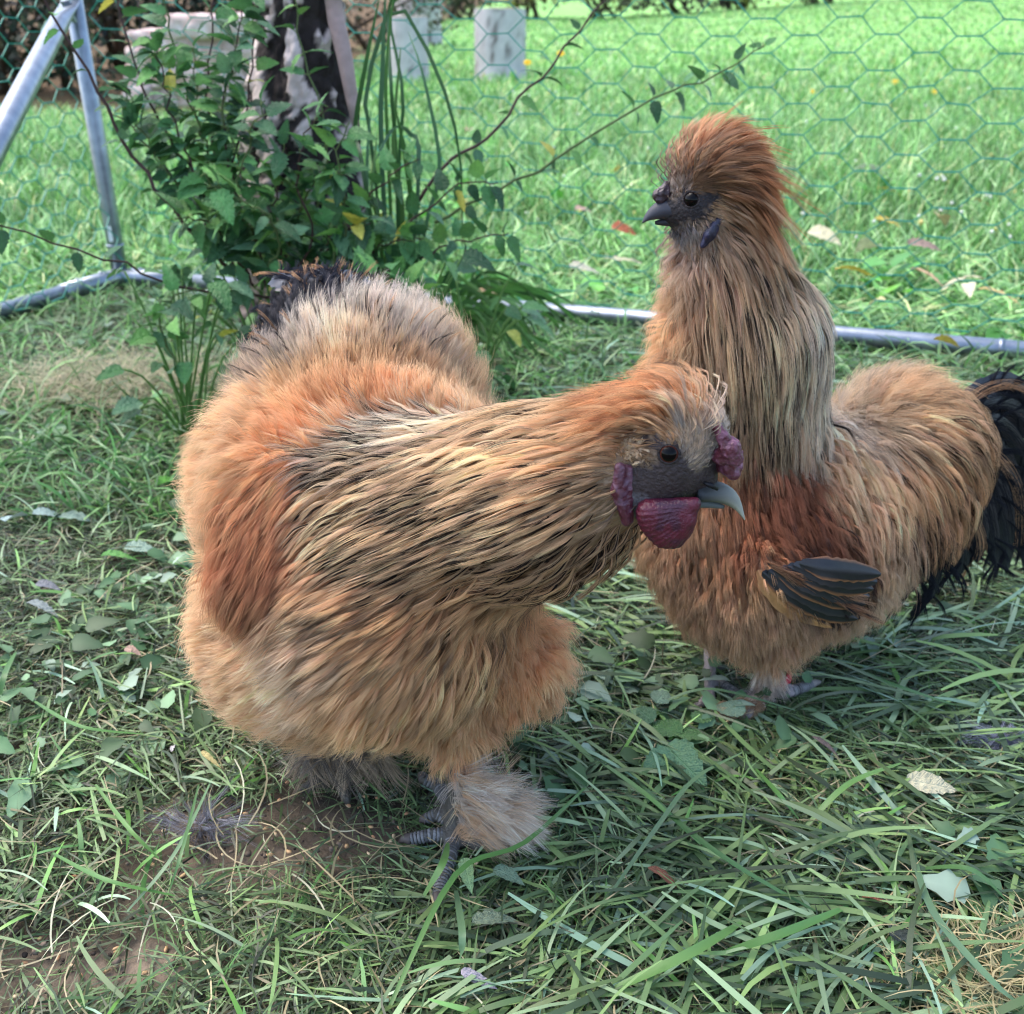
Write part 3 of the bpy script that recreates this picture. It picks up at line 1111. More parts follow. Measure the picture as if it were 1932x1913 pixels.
def shrub(pick, label, bx, seed, more=1.0):
    rg = np.random.default_rng(seed)
    base = W(bx, 850, 1.36)
    base[2] = 0
    t = empty('leafy_shrub', base, label, 'shrub')
    # stems: pixel path, distance at the root and at the tip, leaf count, leaf size range in px
    stems = [
        ([(440, 515), (330, 400), (240, 280), (175, 155), (96, 20), (70, -60)], 1.33, 1.28, 9, (26, 44), .0028),
        ([(452, 515), (395, 425), (330, 335), (262, 255), (207, 205)], 1.34, 1.40, 14, (34, 62), .002),
        ([(470, 520), (405, 400), (345, 300), (285, 200), (250, 110), (215, -30)], 1.37, 1.42, 18, (34, 62), .0026),
        ([(480, 520), (420, 380), (380, 260), (345, 150), (315, 20), (305, -50)], 1.40, 1.46, 18, (34, 62), .0024),
        ([(490, 530), (440, 400), (405, 290), (390, 170), (402, 40), (405, -40)], 1.38, 1.44, 18, (36, 64), .0022),
        ([(500, 530), (455, 420), (440, 300), (470, 180), (478, 60), (480, -30)], 1.36, 1.40, 16, (36, 66), .002),
        ([(510, 540), (470, 450), (450, 350), (470, 260), (500, 190)], 1.34, 1.28, 16, (38, 74), .002),
        ([(330, 700), (300, 600), (320, 560), (420, 540), (520, 560)], 1.18, 1.22, 14, (36, 62), .0016),
        ([(520, 560), (420, 560), (310, 530), (180, 480), (0, 425), (-60, 400)], 1.30, 1.05, 9, (34, 58), .002),
        ([(540, 560), (570, 440), (620, 330), (600, 200), (560, 60), (550, -20)], 1.36, 1.36, 16, (34, 60), .002),
        ([(560, 560), (640, 450), (690, 380), (740, 330), (790, 300)], 1.34, 1.30, 16, (34, 60), .002),
        ([(790, 380), (860, 300), (925, 255), (985, 180), (1060, 100), (1140, 0), (1180, -50)], 1.36, 1.5, 12, (30, 50), .0024),
        ([(820, 420), (900, 375), (1000, 330), (1080, 280), (1180, 220), (1265, 172), (1330, 150), (1412, 105), (1440, 80)], 1.36, 1.46, 22, (26, 50), .0022),
        ([(600, 580), (700, 480), (790, 405), (870, 350), (940, 345)], 1.32, 1.34, 15, (32, 60), .002),
        ([(620, 590), (720, 520), (820, 470), (890, 450), (960, 440)], 1.28, 1.30, 14, (34, 62), .0018),
        ([(560, 520), (590, 430), (560, 340), (580, 250), (620, 200)], 1.30, 1.27, 15, (36, 62), .0018),
        ([(600, 540), (640, 470), (655, 400), (640, 300), (660, 230)], 1.28, 1.25, 15, (36, 62), .0018),
        ([(480, 540), (530, 470), (500, 400), (420, 360), (390, 330)], 1.27, 1.22, 13, (44, 84), .0018),
        ([(560, 590), (630, 540), (700, 520), (770, 540), (800, 560)], 1.22, 1.20, 13, (40, 70), .0016),
        ([(500, 540), (490, 470), (470, 420), (430, 390)], 1.34, 1.26, 26, (40, 76), .0018),
        ([(520, 540), (530, 450), (520, 350), (540, 280)], 1.34, 1.27, 26, (40, 72), .0018),
        ([(560, 545), (600, 480), (640, 430), (700, 420)], 1.33, 1.25, 26, (40, 72), .0018),
        ([(480, 540), (440, 470), (390, 420), (330, 410)], 1.34, 1.28, 22, (38, 68), .0018),
        ([(540, 545), (560, 400), (610, 330), (650, 330)], 1.34, 1.26, 24, (38, 68), .0018),
        ([(600, 545), (670, 500), (740, 460), (800, 450)], 1.33, 1.28, 22, (38, 68), .0018),
        ([(490, 530), (450, 300), (420, 220), (440, 120)], 1.36, 1.36, 22, (36, 64), .0018),
        ([(420, 420), (360, 310), (325, 215), (300, 120), (285, 60)], 1.36, 1.38, 28, (34, 60), .0018),
        ([(450, 400), (425, 290), (420, 190), (445, 90), (455, 20)], 1.36, 1.38, 28, (34, 60), .0018),
        ([(400, 420), (310, 320), (265, 240), (235, 160)], 1.36, 1.38, 24, (34, 60), .0018),
        ([(440, 420), (395, 300), (370, 190), (360, 90)], 1.38, 1.40, 28, (34, 60), .0018),
    ]
    nleaf = 0
    for path, y0, y1, nl, (s0, s1), r in pick(stems):
        nl = int(nl * more)
        m = len(path)
        pts = [W(x, y, y0 + (y1 - y0) * i / (m - 1)) for i, (x, y) in enumerate(path)]
        pts = spline(pts, 20)
        pts[1:-1] += rg.normal(0, .0022, (18, 3))
        mb = MB()
        mb.tube(pts, np.linspace(r, r * .4, 20), 6, c=srgb(78, 58, 56) if rg.random() < .7 else srgb(90, 104, 64))
        st = mb.build('stem', M_STEM, t)
        for k in range(nl):
            f = (k + rg.uniform(.2, .9)) / nl
            f = .12 + .88 * f
            i = min(18, int(f * 19))
            p = pts[i]
            tan = norm(pts[i + 1] - pts[i])
            sd = norm(np.cross(tan, [0, -1, .3])) * (1 if k % 2 else -1)
            d = tan * rg.uniform(-.1, .7) + sd * rg.uniform(.7, 1.1) + np.array([rg.normal(0, .25), rg.uniform(-.7, .2), rg.uniform(-.35, .45)])
            size = m_of(rg.uniform(s0, s1) * .86, p)
            dn = norm(d)
            pet = p + dn * size * .16
            me = SH_LEAVES[rg.integers(15)] if rg.random() > .02 else YEL_LEAVES[0]
            nleaf += 1
            place_leaf(me, pet, dn, size, rg.normal(0, .55), st)
            mb2 = MB()
            mb2.tube([p, pet + dn * size * .05], [.0007, .0005], 4, c=srgb(110, 130, 76))
            mb2.build('leaf_stalk', M_STEM, st)
    return t


shrub(lambda s: s[:9] + [s[17], s[13]], 'leafy shrub of thin dark stems with serrated leaves left of the birch', 470, 21, 1.6)
shrub(lambda s: s[26:], 'young leafy shoots in front of the pale rubble wall, left of the trunk', 420, 24, 1.5)
shrub(lambda s: s[19:26], 'dense young leafy shoots crowding round the foot of the birch trunk', 545, 23, 1.5)
shrub(lambda s: s[9:13] + s[14:17] + [s[18]], 'leafy shrub with long bare branches rising to the right of the birch', 620, 22, 1.45)


def ground_cover():
    """the leafy low growth round the trunk foot, each plant of its own"""
    rg = np.random.default_rng(5)
    spots = [(500, 545, 1.34, 'low leafy plant at the shrub foot beside the tube corner'),
             (560, 470, 1.40, 'broad leafed plant growing at the left of the trunk foot'),
             (630, 500, 1.40, 'broad leafed plant at the middle of the trunk foot, yellow leaf above'),
             (700, 490, 1.42, 'broad leafed plant at the right of the trunk foot by the tall blades'),
             (660, 560, 1.28, 'low leafy plant just behind the rooster tail top'),
             (760, 560, 1.26, 'leafy plant right of the rooster tail under tall blades'),
             (330, 600, 1.22, 'small leafy plant below the bent frame corner'),
             (880, 560, 1.35, 'grey green leafy plant beside the drooping grass clump')]
    for x, y, Yb, lb in spots:
        c = W(x, y, Yb)
        b = np.array([c[0], c[1], 0])
        t = empty('leafy_weed', b, lb, 'plant', 'weeds round the birch foot')
        h = max(.05, c[2])
        for k in range(24):
            a = rg.uniform(0, 6.283)
            e = c + np.array([math.cos(a) * .075, math.sin(a) * .05, rg.uniform(-h * .8, .06)]) * (1, 1, 1)
            e[2] = max(.012, e[2])
            mb = MB()
            mb.tube(spline([b + rg.normal(0, .008, 3) * (1, 1, 0), b * .4 + e * .6 + (0, 0, h * .15), e], 6), [.0014] * 6, 5, c=srgb(92, 126, 66))
            st = mb.build('stem', M_STEM, t)
            d = np.array([math.cos(a), math.sin(a) - .3, rg.uniform(-.5, .3)])
            yl = rg.random() < .06
            place_leaf(YEL_LEAVES[k % 2] if yl else SH_LEAVES[rg.integers(15)], e, d, m_of(rg.uniform(34, 66), e), rg.normal(0, .4), st)
    # the one yellow sprig
    t = empty('yellow_sprig', W(660, 430, 1.25) * (1, 1, 0), 'sprig of three yellow leaves against the dark trunk', 'plant')
    p0 = W(672, 425, 1.25)
    mb = MB()
    mb.tube(spline([p0 * (1, 1, 0), p0 * (1, 1, .6) + (.01, 0, 0), p0], 8), [.0014] * 8, 5, c=srgb(150, 150, 80))
    st = mb.build('stem', M_STEM, t)
    for (x, y), s in (((650, 385), 52), ((695, 392), 46), ((680, 440), 40)):
        e = W(x, y, 1.23)
        place_leaf(YEL_LEAVES[0], p0, e - p0, m_of(s, p0), rg.normal(0, .3), st)


ground_cover()


# ------------------------------------------------------------------ long grass blades by the trunk
def ribbon(pts, width, col, fold=.25, n=14, tip=.15, ref=(0.15, 1.0, 0.25)):
    p = spline(pts, n)
    T = norm(np.gradient(p, axis=0))
    sd = norm(np.cross(T, np.array(ref)))
    nr = np.cross(sd, T)
    t = np.linspace(0, 1, n)
    w = width * .5 * np.minimum(1, .55 + t * 1.5) * (1 - np.clip((t - .5) / .5, 0, 1) ** 1.8 * (1 - tip))
    V = np.stack([p - sd * w[:, None] + nr * (w * fold)[:, None], p, p + sd * w[:, None] + nr * (w * fold)[:, None]], 1).reshape(-1, 3)
    F = []
    for i in range(n - 1):
        a = i * 3
        F += [(a, a + 1, a + 4, a + 3), (a + 1, a + 2, a + 5, a + 4)]
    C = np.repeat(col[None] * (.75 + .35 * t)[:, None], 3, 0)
    return V, np.array(F), np.clip(C, 0, 1)


def blade_plant(name, label, cat, base, paths, width, cols, seed, group=None):
    rg = np.random.default_rng(seed)
    t = empty(name, base, label, cat, group)
    for pth in paths:
        c = cols[rg.integers(len(cols))] * rg.uniform(.8, 1.2)
        V, F, C = ribbon(pth, rg.uniform(*width), c)
        link('blade', mesh_np('blade', V, F, M_BLADE, True, C), t)
    return t


rg = np.random.default_rng(17)
GB = [srgb(72, 112, 58), srgb(60, 96, 56), srgb(88, 126, 66), srgb(80, 116, 84)]
base = W(735, 560, 1.38) * np.array([1, 1, 0])
paths = []
fixed = [[(735, 540), (720, 300), (722, 120), (728, -30)], [(740, 540), (735, 350), (728, 150), (745, -30)], [(745, 540), (748, 330), (738, 170), (733, 20), (760, -40)],
         [(748, 545), (752, 350), (760, 180), (735, 30), (770, -20)],
         [(730, 540), (705, 300), (690, 180), (745, 10), (830, 150), (868, 300), (872, 470)], [(742, 540), (690, 350), (670, 250), (690, 120), (715, 0)],
         [(738, 560), (790, 330), (770, 250), (740, 245), (710, 300)], [(745, 560), (800, 440), (830, 320), (800, 150), (770, 60)],
         [(730, 560), (700, 470), (692, 320), (700, 210)], [(752, 560), (775, 430), (765, 300), (745, 200)],
         [(735, 560), (715, 430), (700, 380), (712, 250)], [(748, 560), (760, 420), (742, 280), (756, 90)],
         [(500, 500), (560, 420), (620, 380)], [(430, 480), (520, 400), (590, 350)]]
for f in fixed:
    y0 = 1.38 + rg.normal(0, .02)
    m = len(f)
    paths.append([W(x, y, y0 + (.04 * rg.normal() - .03) * i / m) if i else np.array([W(x, y, y0)[0], y0, 0.0]) for i, (x, y) in enumerate(f)])
blade_plant('tall_grass_clump', 'clump of tall upright grass blades right of the birch trunk', 'grass clump', base, paths, (.0042, .0072), GB, 3)
base = W(860, 640, 1.2) * np.array([1, 1, 0])
paths = []
for k in range(64):
    x0, y0 = rg.uniform(800, 900), rg.uniform(580, 660)
    b = G(x0, y0)
    ln = rg.uniform(.13, .27)
    a = rg.normal(-.75, .35)                            # heading on the ground: right and towards the viewer
    hh = rg.uniform(.025, .085)
    dv = np.array([math.cos(a), math.sin(a), 0])
    e = b + dv * ln
    paths.append([b, b + dv * ln * .3 + (0, 0, hh), b + dv * ln * .65 + (0, 0, hh * .95), e + (0, 0, max(.006, hh * .2))])
blade_plant('drooping_grass_clump', 'thick clump of long grass drooping to the right between the roosters', 'grass clump', base, paths, (.005, .0095), [srgb(78, 124, 58), srgb(98, 150, 76), srgb(64, 102, 56), srgb(120, 166, 108)], 5)
#@@PART4
# ================================================================== THE ROOSTERS
def surface_nets(val, org, h):
    ins = val < 0
    nx, ny, nz = val.shape
    c = [(i, j, k) for i in (0, 1) for j in (0, 1) for k in (0, 1)]

    def sub(a, o):
        return a[o[0]:nx - 1 + o[0], o[1]:ny - 1 + o[1], o[2]:nz - 1 + o[2]]
    cnt = sum(sub(ins, o).astype(np.int8) for o in c)
    act = (cnt > 0) & (cnt < 8)
    ijk = np.argwhere(act)
    vid = -np.ones(act.shape, np.int64)
    vid[act] = np.arange(len(ijk))
    acc = np.zeros((len(ijk), 3))
    num = np.zeros(len(ijk))
    for a in c:
        for ax in range(3):
            if a[ax]:
                continue
            b = list(a)
            b[ax] = 1
            va = val[ijk[:, 0] + a[0], ijk[:, 1] + a[1], ijk[:, 2] + a[2]]
            vb = val[ijk[:, 0] + b[0], ijk[:, 1] + b[1], ijk[:, 2] + b[2]]
            x = (va < 0) != (vb < 0)
            t = np.where(x, va / (va - vb + 1e-20), 0)
            p = np.broadcast_to(np.array(a, float), (len(ijk), 3)).copy()
            p[:, ax] = t
            acc += p * x[:, None]
            num += x
    V = org + (ijk + acc / num[:, None]) * h
    F = []
    for ax in range(3):
        o = [0, 0, 0]
        o[ax] = 1
        A = ins[:nx - o[0], :ny - o[1], :nz - o[2]]
        B = ins[o[0]:, o[1]:, o[2]:]
        e = np.argwhere(A != B)
        u, w = (ax + 1) % 3, (ax + 2) % 3
        e = e[(e[:, u] > 0) & (e[:, w] > 0)]
        flip = ~ins[e[:, 0], e[:, 1], e[:, 2]]
        q = []
        for du, dw in ((1, 1), (0, 1), (0, 0), (1, 0)):
            f = e.copy()
            f[:, u] -= du
            f[:, w] -= dw
            q.append(vid[f[:, 0], f[:, 1], f[:, 2]])
        q = np.stack(q, -1)
        q[flip] = q[flip][:, ::-1]
        F.append(q[(q >= 0).all(1)])
    return V, np.concatenate(F)


def prim_dist(P, pr):
    a, b, r0, r1 = pr[:4]
    ab = b - a
    L2 = float(np.dot(ab, ab))
    if L2 < 1e-12:
        return np.sqrt(((P - a) ** 2).sum(-1)) - r0
    t = np.clip(((P - a) @ ab) / L2, 0, 1)
    d = P - a - t[..., None] * ab
    return np.sqrt((d * d).sum(-1)) - (r0 + (r1 - r0) * t)


class Field:
    def __init__(self, prims, h):
        self.prims, self.h = prims, h
        lo = np.min([np.minimum(p[0] - p[2], p[1] - p[3]) for p in prims], 0) - .075
        hi = np.max([np.maximum(p[0] + p[2], p[1] + p[3]) for p in prims], 0) + .075
        n = np.ceil((hi - lo) / h).astype(int) + 1
        ax = [(lo[i] + np.arange(n[i]) * h).astype(np.float32) for i in range(3)]
        val = np.full(n, 1.0, np.float32)
        for p in prims:
            l = np.minimum(p[0] - p[2], p[1] - p[3]) - .07
            u = np.maximum(p[0] + p[2], p[1] + p[3]) + .07
            i0 = np.clip(((l - lo) / h).astype(int), 0, n)
            i1 = np.clip(((u - lo) / h).astype(int) + 1, 0, n)
            X, Y, Z = np.meshgrid(ax[0][i0[0]:i1[0]], ax[1][i0[1]:i1[1]], ax[2][i0[2]:i1[2]], indexing='ij')
            d = prim_dist(np.stack([X, Y, Z], -1), [np.float32(p[0]), np.float32(p[1]), p[2], p[3]])
            s = val[i0[0]:i1[0], i0[1]:i1[1], i0[2]:i1[2]]
            k = p[4]
            hh = np.maximum(k - np.abs(s - d), 0) / k
            val[i0[0]:i1[0], i0[1]:i1[1], i0[2]:i1[2]] = np.minimum(s, d) - hh * hh * k * .25
        self.val, self.lo, self.n = val, lo, n

    def sample(self, P):
        g = (P - self.lo) / self.h
        i = np.clip(np.floor(g).astype(int), 0, self.n - 2)
        f = np.clip(g - i, 0, 1)
        o = 0
        for a in (0, 1):
            for b in (0, 1):
                for c in (0, 1):
                    w = (f[:, 0] if a else 1 - f[:, 0]) * (f[:, 1] if b else 1 - f[:, 1]) * (f[:, 2] if c else 1 - f[:, 2])
                    o = o + w * self.val[i[:, 0] + a, i[:, 1] + b, i[:, 2] + c]
        return o

    def grad(self, P):
        e = self.h * 1.2
        return norm(np.stack([self.sample(P + np.eye(3)[k] * e) - self.sample(P - np.eye(3)[k] * e) for k in range(3)], -1))


def hair_object(name, P, rad, col, parent, mat=M_HAIR):
    """P (n, m, 3) strands, rad (n, m), col (n, m, 3)"""
    n, m = P.shape[:2]
    hc = bpy.data.hair_curves.new(name)
    hc.add_curves([m] * n)
    hc.points.foreach_set('position', np.ascontiguousarray(P, np.float32).ravel())
    a = hc.attributes.get('radius') or hc.attributes.new('radius', 'FLOAT', 'POINT')
    a.data.foreach_set('value', np.ascontiguousarray(rad, np.float32).ravel())
    a = hc.attributes.new('col', 'FLOAT_COLOR', 'POINT')
    c = np.ones((n, m, 4), np.float32)
    c[..., :3] = np.clip(col, 0.004, 1)
    a.data.foreach_set('color', c.ravel())
    hc.materials.append(mat)
    o = link(name, hc, parent)
    o['kind'] = 'stuff'
    return o


NP = 8


class Bird:
    def __init__(self, prims, guides, zones, h=.003, loc=None, label=None):
        self.f = Field(prims, h)
        V, F = surface_nets(self.f.val, self.f.lo, h)
        for _ in range(2):                       # relax
            n = np.zeros(len(V))
            A = np.zeros_like(V)
            for k in range(4):
                a, b = F[:, k], F[:, (k + 1) % 4]
                np.add.at(A, a, V[b])
                np.add.at(n, a, 1)
            V = V * .5 + .5 * A / np.maximum(n, 1)[:, None]
        self.V, self.F = V, F
        self.T = np.concatenate([F[:, [0, 1, 2]], F[:, [0, 2, 3]]])
        self.bvh = BVHTree.FromPolygons([Vector(v) for v in V], [tuple(int(i) for i in f) for f in F])
        # zone of each vertex = nearest primitive
        D = np.stack([prim_dist(V, p) for p in prims], -1)
        self.zone = np.array(zones)[D.argmin(1)]
        self.root = empty('rooster', loc, label, 'rooster')
        gs = []
        for g in guides:
            x, y, dx, dy = g[:4]
            p, nn = self.hit(x, y)
            if p is None:
                print('guide misses', x, y)
                continue
            t = dx * _RT - dy * _UP
            t = t - nn * np.dot(t, nn) * .85
            t = t / (np.linalg.norm(t) + 1e-9)
            gs.append((p, t, m_of(g[4], p), g[5], g[6], g[7], g[8], g[9]))
        self.gp = np.array([g[0] for g in gs])
        self.gt = np.array([g[1] for g in gs])
        self.gl = np.array([g[2] for g in gs])
        self.glift = np.array([g[3] for g in gs])
        self.gk = np.array([g[4] for g in gs])
        self.ga = np.array([g[5] for g in gs])
        self.gb = np.array([g[6] for g in gs])
        self.gd = np.array([g[7] for g in gs])

    def hit(self, x, y):
        r = ray(x, y)
        r = r / np.linalg.norm(r)
        p, n, i, d = self.bvh.ray_cast(Vector(CAMP), Vector(r))
        if p is None:
            p, n, i, d = self.bvh.find_nearest(Vector(CAMP + r * np.linalg.norm(self.f.lo + self.f.n * self.f.h * .5 - CAMP)))
        n = np.array(n)
        if np.dot(n, r) > 0:
            n = -n
        return np.array(p), n

    def weights(self, P, sig=.014):
        out_w = np.zeros((len(P), len(self.gp)), np.float32)
        d2 = ((P[:, None, :] - self.gp[None]) ** 2).sum(-1)
        d2 = d2 - d2.min(1, keepdims=True)
        w = np.exp(-d2 / (2 * sig * sig))
        return w / w.sum(1, keepdims=True)

    def flow(self, P, sig=.024):
        o = np.zeros_like(P)
        for s in range(0, len(P), 20000):
            o[s:s + 20000] = self.weights(P[s:s + 20000], sig) @ self.gt
        return o

    def kinds(self, P, jit=.005):
        k = np.zeros(len(P), int)
        Q = P + RNG.normal(0, jit, P.shape) + .006 * np.stack([vnoise(P, 60, 101), vnoise(P, 60, 102), vnoise(P, 60, 103)], -1)
        for s in range(0, len(P), 20000):
            k[s:s + 20000] = ((Q[s:s + 20000, None, :] - self.gp[None]) ** 2).sum(-1).argmin(1)
        return k

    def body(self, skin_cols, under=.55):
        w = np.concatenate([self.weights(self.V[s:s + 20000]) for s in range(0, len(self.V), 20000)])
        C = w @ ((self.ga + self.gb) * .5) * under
        for z, c in skin_cols.items():
            k = self.zone == z
            C[k] = c
        near = self.kinds(self.V, .0008)
        k = np.isin(self.gk[near], ['b']) & (self.zone == '')
        C[k] = self.ga[near[k]]
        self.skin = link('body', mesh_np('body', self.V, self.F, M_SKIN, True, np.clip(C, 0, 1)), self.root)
        return self.skin

    def roots(self, n):
        T, V = self.T, self.V
        e1, e2 = V[T[:, 1]] - V[T[:, 0]], V[T[:, 2]] - V[T[:, 0]]
        ar = np.linalg.norm(np.cross(e1, e2), axis=1) * .5
        ar = ar * (self.zone[T[:, 0]] == '')
        t = np.searchsorted(np.cumsum(ar) / ar.sum(), RNG.uniform(0, 1, n))
        a, b = RNG.uniform(0, 1, (2, n))
        s = a + b > 1
        a[s], b[s] = 1 - a[s], 1 - b[s]
        return V[T[t, 0]] + e1[t] * a[:, None] + e2[t] * b[:, None]

    def plumage(self, name, kinds, n_try, strands, wid, thick, lance, layer, grav=0.0, rad=.00021, follow=.35, seedjit=.16, flow_jit=.18, tuftn=.42, sig=.012, curl=1.0, lmul=1.0):
        P = self.roots(n_try)
        ki = self.kinds(P, min(.005, sig * .4))
        sel = np.isin(self.gk[ki], list(kinds))
        P, ki = P[sel], ki[sel]
        n = len(P)
        if not n:
            return None
        N = self.f.grad(P)
        w = np.concatenate([self.weights(P[s:s + 20000] + RNG.normal(0, sig * .33, P[s:s + 20000].shape), sig) for s in range(0, n, 20000)])
        L = (w @ self.gl) * RNG.uniform(.65, 1.25, n) * lmul
        lift = (w @ self.glift) * RNG.uniform(.5, 1.5, n)
        cA, cB = w @ self.ga, w @ self.gb
        dk = w @ self.gd
        fl = self.flow(P, 2 * sig)
        fl += RNG.normal(0, flow_jit, fl.shape)
        # tufts of neighbouring feathers lean together
        fl += tuftn * np.stack([vnoise(P, 34, 201), vnoise(P, 34, 202), vnoise(P, 34, 203)], -1)
        t = norm(fl - N * (fl * N).sum(-1, keepdims=True))
        d = norm(t * np.cos(lift)[:, None] + N * np.sin(lift)[:, None])
        clear = layer * RNG.uniform(0, 1, n) ** 1.3
        C = np.zeros((n, NP, 3))
        Sd = np.zeros((n, NP, 3))
        Nn = np.zeros((n, NP, 3))
        p = P.copy()
        for j in range(NP):
            g = self.f.grad(p)
            dist = self.f.sample(p)
            want = clear * min(1, j / 2.5) - .001
            push = np.maximum(want - dist, 0)
            p = p + g * push[:, None]
            C[:, j] = p
            Nn[:, j] = g
            Sd[:, j] = norm(np.cross(g, d))
            if j < NP - 1:
                f2 = self.flow(p, 2 * sig)
                f2 = norm(f2 - g * (f2 * g).sum(-1, keepdims=True))
                d = norm(d * (1 - follow) + f2 * follow + np.array([0, 0, -grav]) + RNG.normal(0, .035, d.shape))
                p = p + d * (L / (NP - 1))[:, None]
        s = np.linspace(0, 1, NP)
        prof = (s ** .55 * (1 - s) ** .75 * 1.9 + .04) if lance else (s ** .8 * (1 - .25 * s))
        u = RNG.uniform(-1, 1, (n, strands))
        u[:, 0] = 0
        v = RNG.normal(0, 1, (n, strands))
        ext = RNG.uniform(.5, 1.0, (n, strands)) if not lance else RNG.uniform(.8, 1.0, (n, strands))
        Wd = wid * L
        # resample each strand to its own length
        si = s[None, None] * ext[..., None] * (NP - 1)
        i0 = np.clip(si.astype(int), 0, NP - 2)
        fr = (si - i0)[..., None]
        rows = np.arange(n)[:, None, None]
        base = C[rows, i0] * (1 - fr) + C[rows, i0 + 1] * fr
        pr = np.interp(s[None, None] * ext[..., None], s, prof)[..., None]
        off = Sd[:, None] * (u[..., None, None] * pr * Wd[:, None, None, None]) + Nn[:, None] * (v[..., None, None] * thick * pr * L[:, None, None, None])
        cur = RNG.normal(0, 1, (n, strands, 1, 3)) * (s[None, None, :, None] ** 2) * (.05 * curl * L)[:, None, None, None]
        X = (base + off + cur * (.35 if lance else 1.0)).reshape(n * strands, NP, 3)
        tn = np.array([1, 1, 1])
        jit = (1 + .2 * vnoise(P * np.array([1, 1, 1]), 42, 301) + .14 * vnoise(P, 110, 302))[:, None, None, None] * (1 + RNG.normal(0, seedjit, (n, 1, 1, 1))) * (1 + RNG.normal(0, .06, (n, strands, 1, 1)))
        hue = 1 + RNG.normal(0, .018, (n, 1, 1, 3))
        sv = s[None, None, :, None]
        colr = cA[:, None, None] * (1 - sv) + cB[:, None, None] * sv
        if lance:
            isd = (RNG.uniform(0, 1, n) < dk * (1.25 + .5 * vnoise(P, 28, 305)))[:, None, None, None]
            core = (np.abs(u) < RNG.uniform(.35, .8, (n, 1)))[..., None, None]
            black = srgb(24, 22, 24)
            dm_ = isd & core
            amt = np.clip(1.25 - 1.0 * sv ** 3, 0, .96) * dm_
            colr = colr * (1 - amt) + black * amt
            pale = (RNG.uniform(0, 1, (n, strands)) < .10)[..., None, None] & ~dm_
            colr = np.where(pale, colr * 1.25 + .04, colr)
        else:
            isd = (RNG.uniform(0, 1, n) < dk * .5)[:, None, None, None]
            amt = isd * np.clip(sv * 2 - .4, 0, 1) * .85
            colr = colr * (1 - amt) + srgb(58, 54, 54) * amt
        colr = np.clip(colr * jit * hue, .004, .95).reshape(n * strands, NP, 3)
        R = rad * (1.05 - .85 * s)[None] * RNG.uniform(.7, 1.2, (n * strands, 1))
        return hair_object(name, X, R, colr, self.root)

    def part(self, name, mb, mat, parent=None):
        return mb.build(name, mat, parent or self.root)


def tuft(paths, name, parent, strands, wid, rad=.0002, jit=.16):
    """explicit feathers: list of (pts, width m, colA, colB)"""
    X, C = [], []
    for pts, wd, ca, cb in paths:
        p = spline(pts, NP)
        T = norm(np.gradient(p, axis=0))
        sd = norm(np.cross(T, RNG.normal(0, 1, 3)))
        nr = np.cross(sd, T)
        s = np.linspace(0, 1, NP)
        pr = (s ** .6 * (1 - .35 * s))[:, None]
        k = 1 + RNG.normal(0, jit)
        for i in range(strands):
            u, v = RNG.normal(0, .6, 2)
            e = RNG.uniform(.7, 1)
            q = np.stack([np.interp(s * e, s, p[:, a]) for a in range(3)], -1)
            X.append(q + sd * u * wd * pr + nr * v * wd * pr * .7 + RNG.normal(0, 1, 3) * (s ** 2)[:, None] * wd * .3)
            C.append((ca * (1 - s)[:, None] + cb * s[:, None]) * k * (1 + RNG.normal(0, .12)))
    X, C = np.array(X), np.array(C)
    X[..., 2] = np.maximum(X[..., 2], .003)
    R = rad * (1.05 - .8 * np.linspace(0, 1, NP))[None] * np.ones((len(X), 1))
    return hair_object(name, X, R, np.clip(C, .004, .95), parent)


def vane(pts, width, core, edge, face, n=16, cup=.25, tipw=.1, ragged=.12, seed=0):
    """a stiff feather: vane with shaft, edges in another colour"""
    r = np.random.default_rng(seed)
    p = spline(pts, n)
    T = norm(np.gradient(p, axis=0))
    sd = norm(np.cross(T, face))
    nr = np.cross(sd, T)
    t = np.linspace(0, 1, n)
    w = width * .5 * (np.minimum(1, .35 + t * 3)) * (1 - np.clip((t - .55) / .45, 0, 1) ** 2 * (1 - tipw))
    us = (-1, -.72, -.3, 0, .3, .72, 1)
    V, C = [], []
    for i in range(n):
        for u in us:
            rg = 1 + (r.normal(0, ragged) if abs(u) == 1 else 0)
            V.append(p[i] + sd[i] * u * w[i] * rg - nr[i] * (u * u) * w[i] * cup + nr[i] * (.0006 if u == 0 else 0) - T[i] * abs(u) * w[i] * .5 * (-1))
            C.append(edge if abs(u) > .8 and t[i] > .08 else core * (1.5 if u == 0 else r.uniform(.8, 1.2)))
    m = len(us)
    F = [(i * m + k, i * m + k + 1, (i + 1) * m + k + 1, (i + 1) * m + k) for i in range(n - 1) for k in range(m - 1)]
    return np.array(V), F, np.array(C)


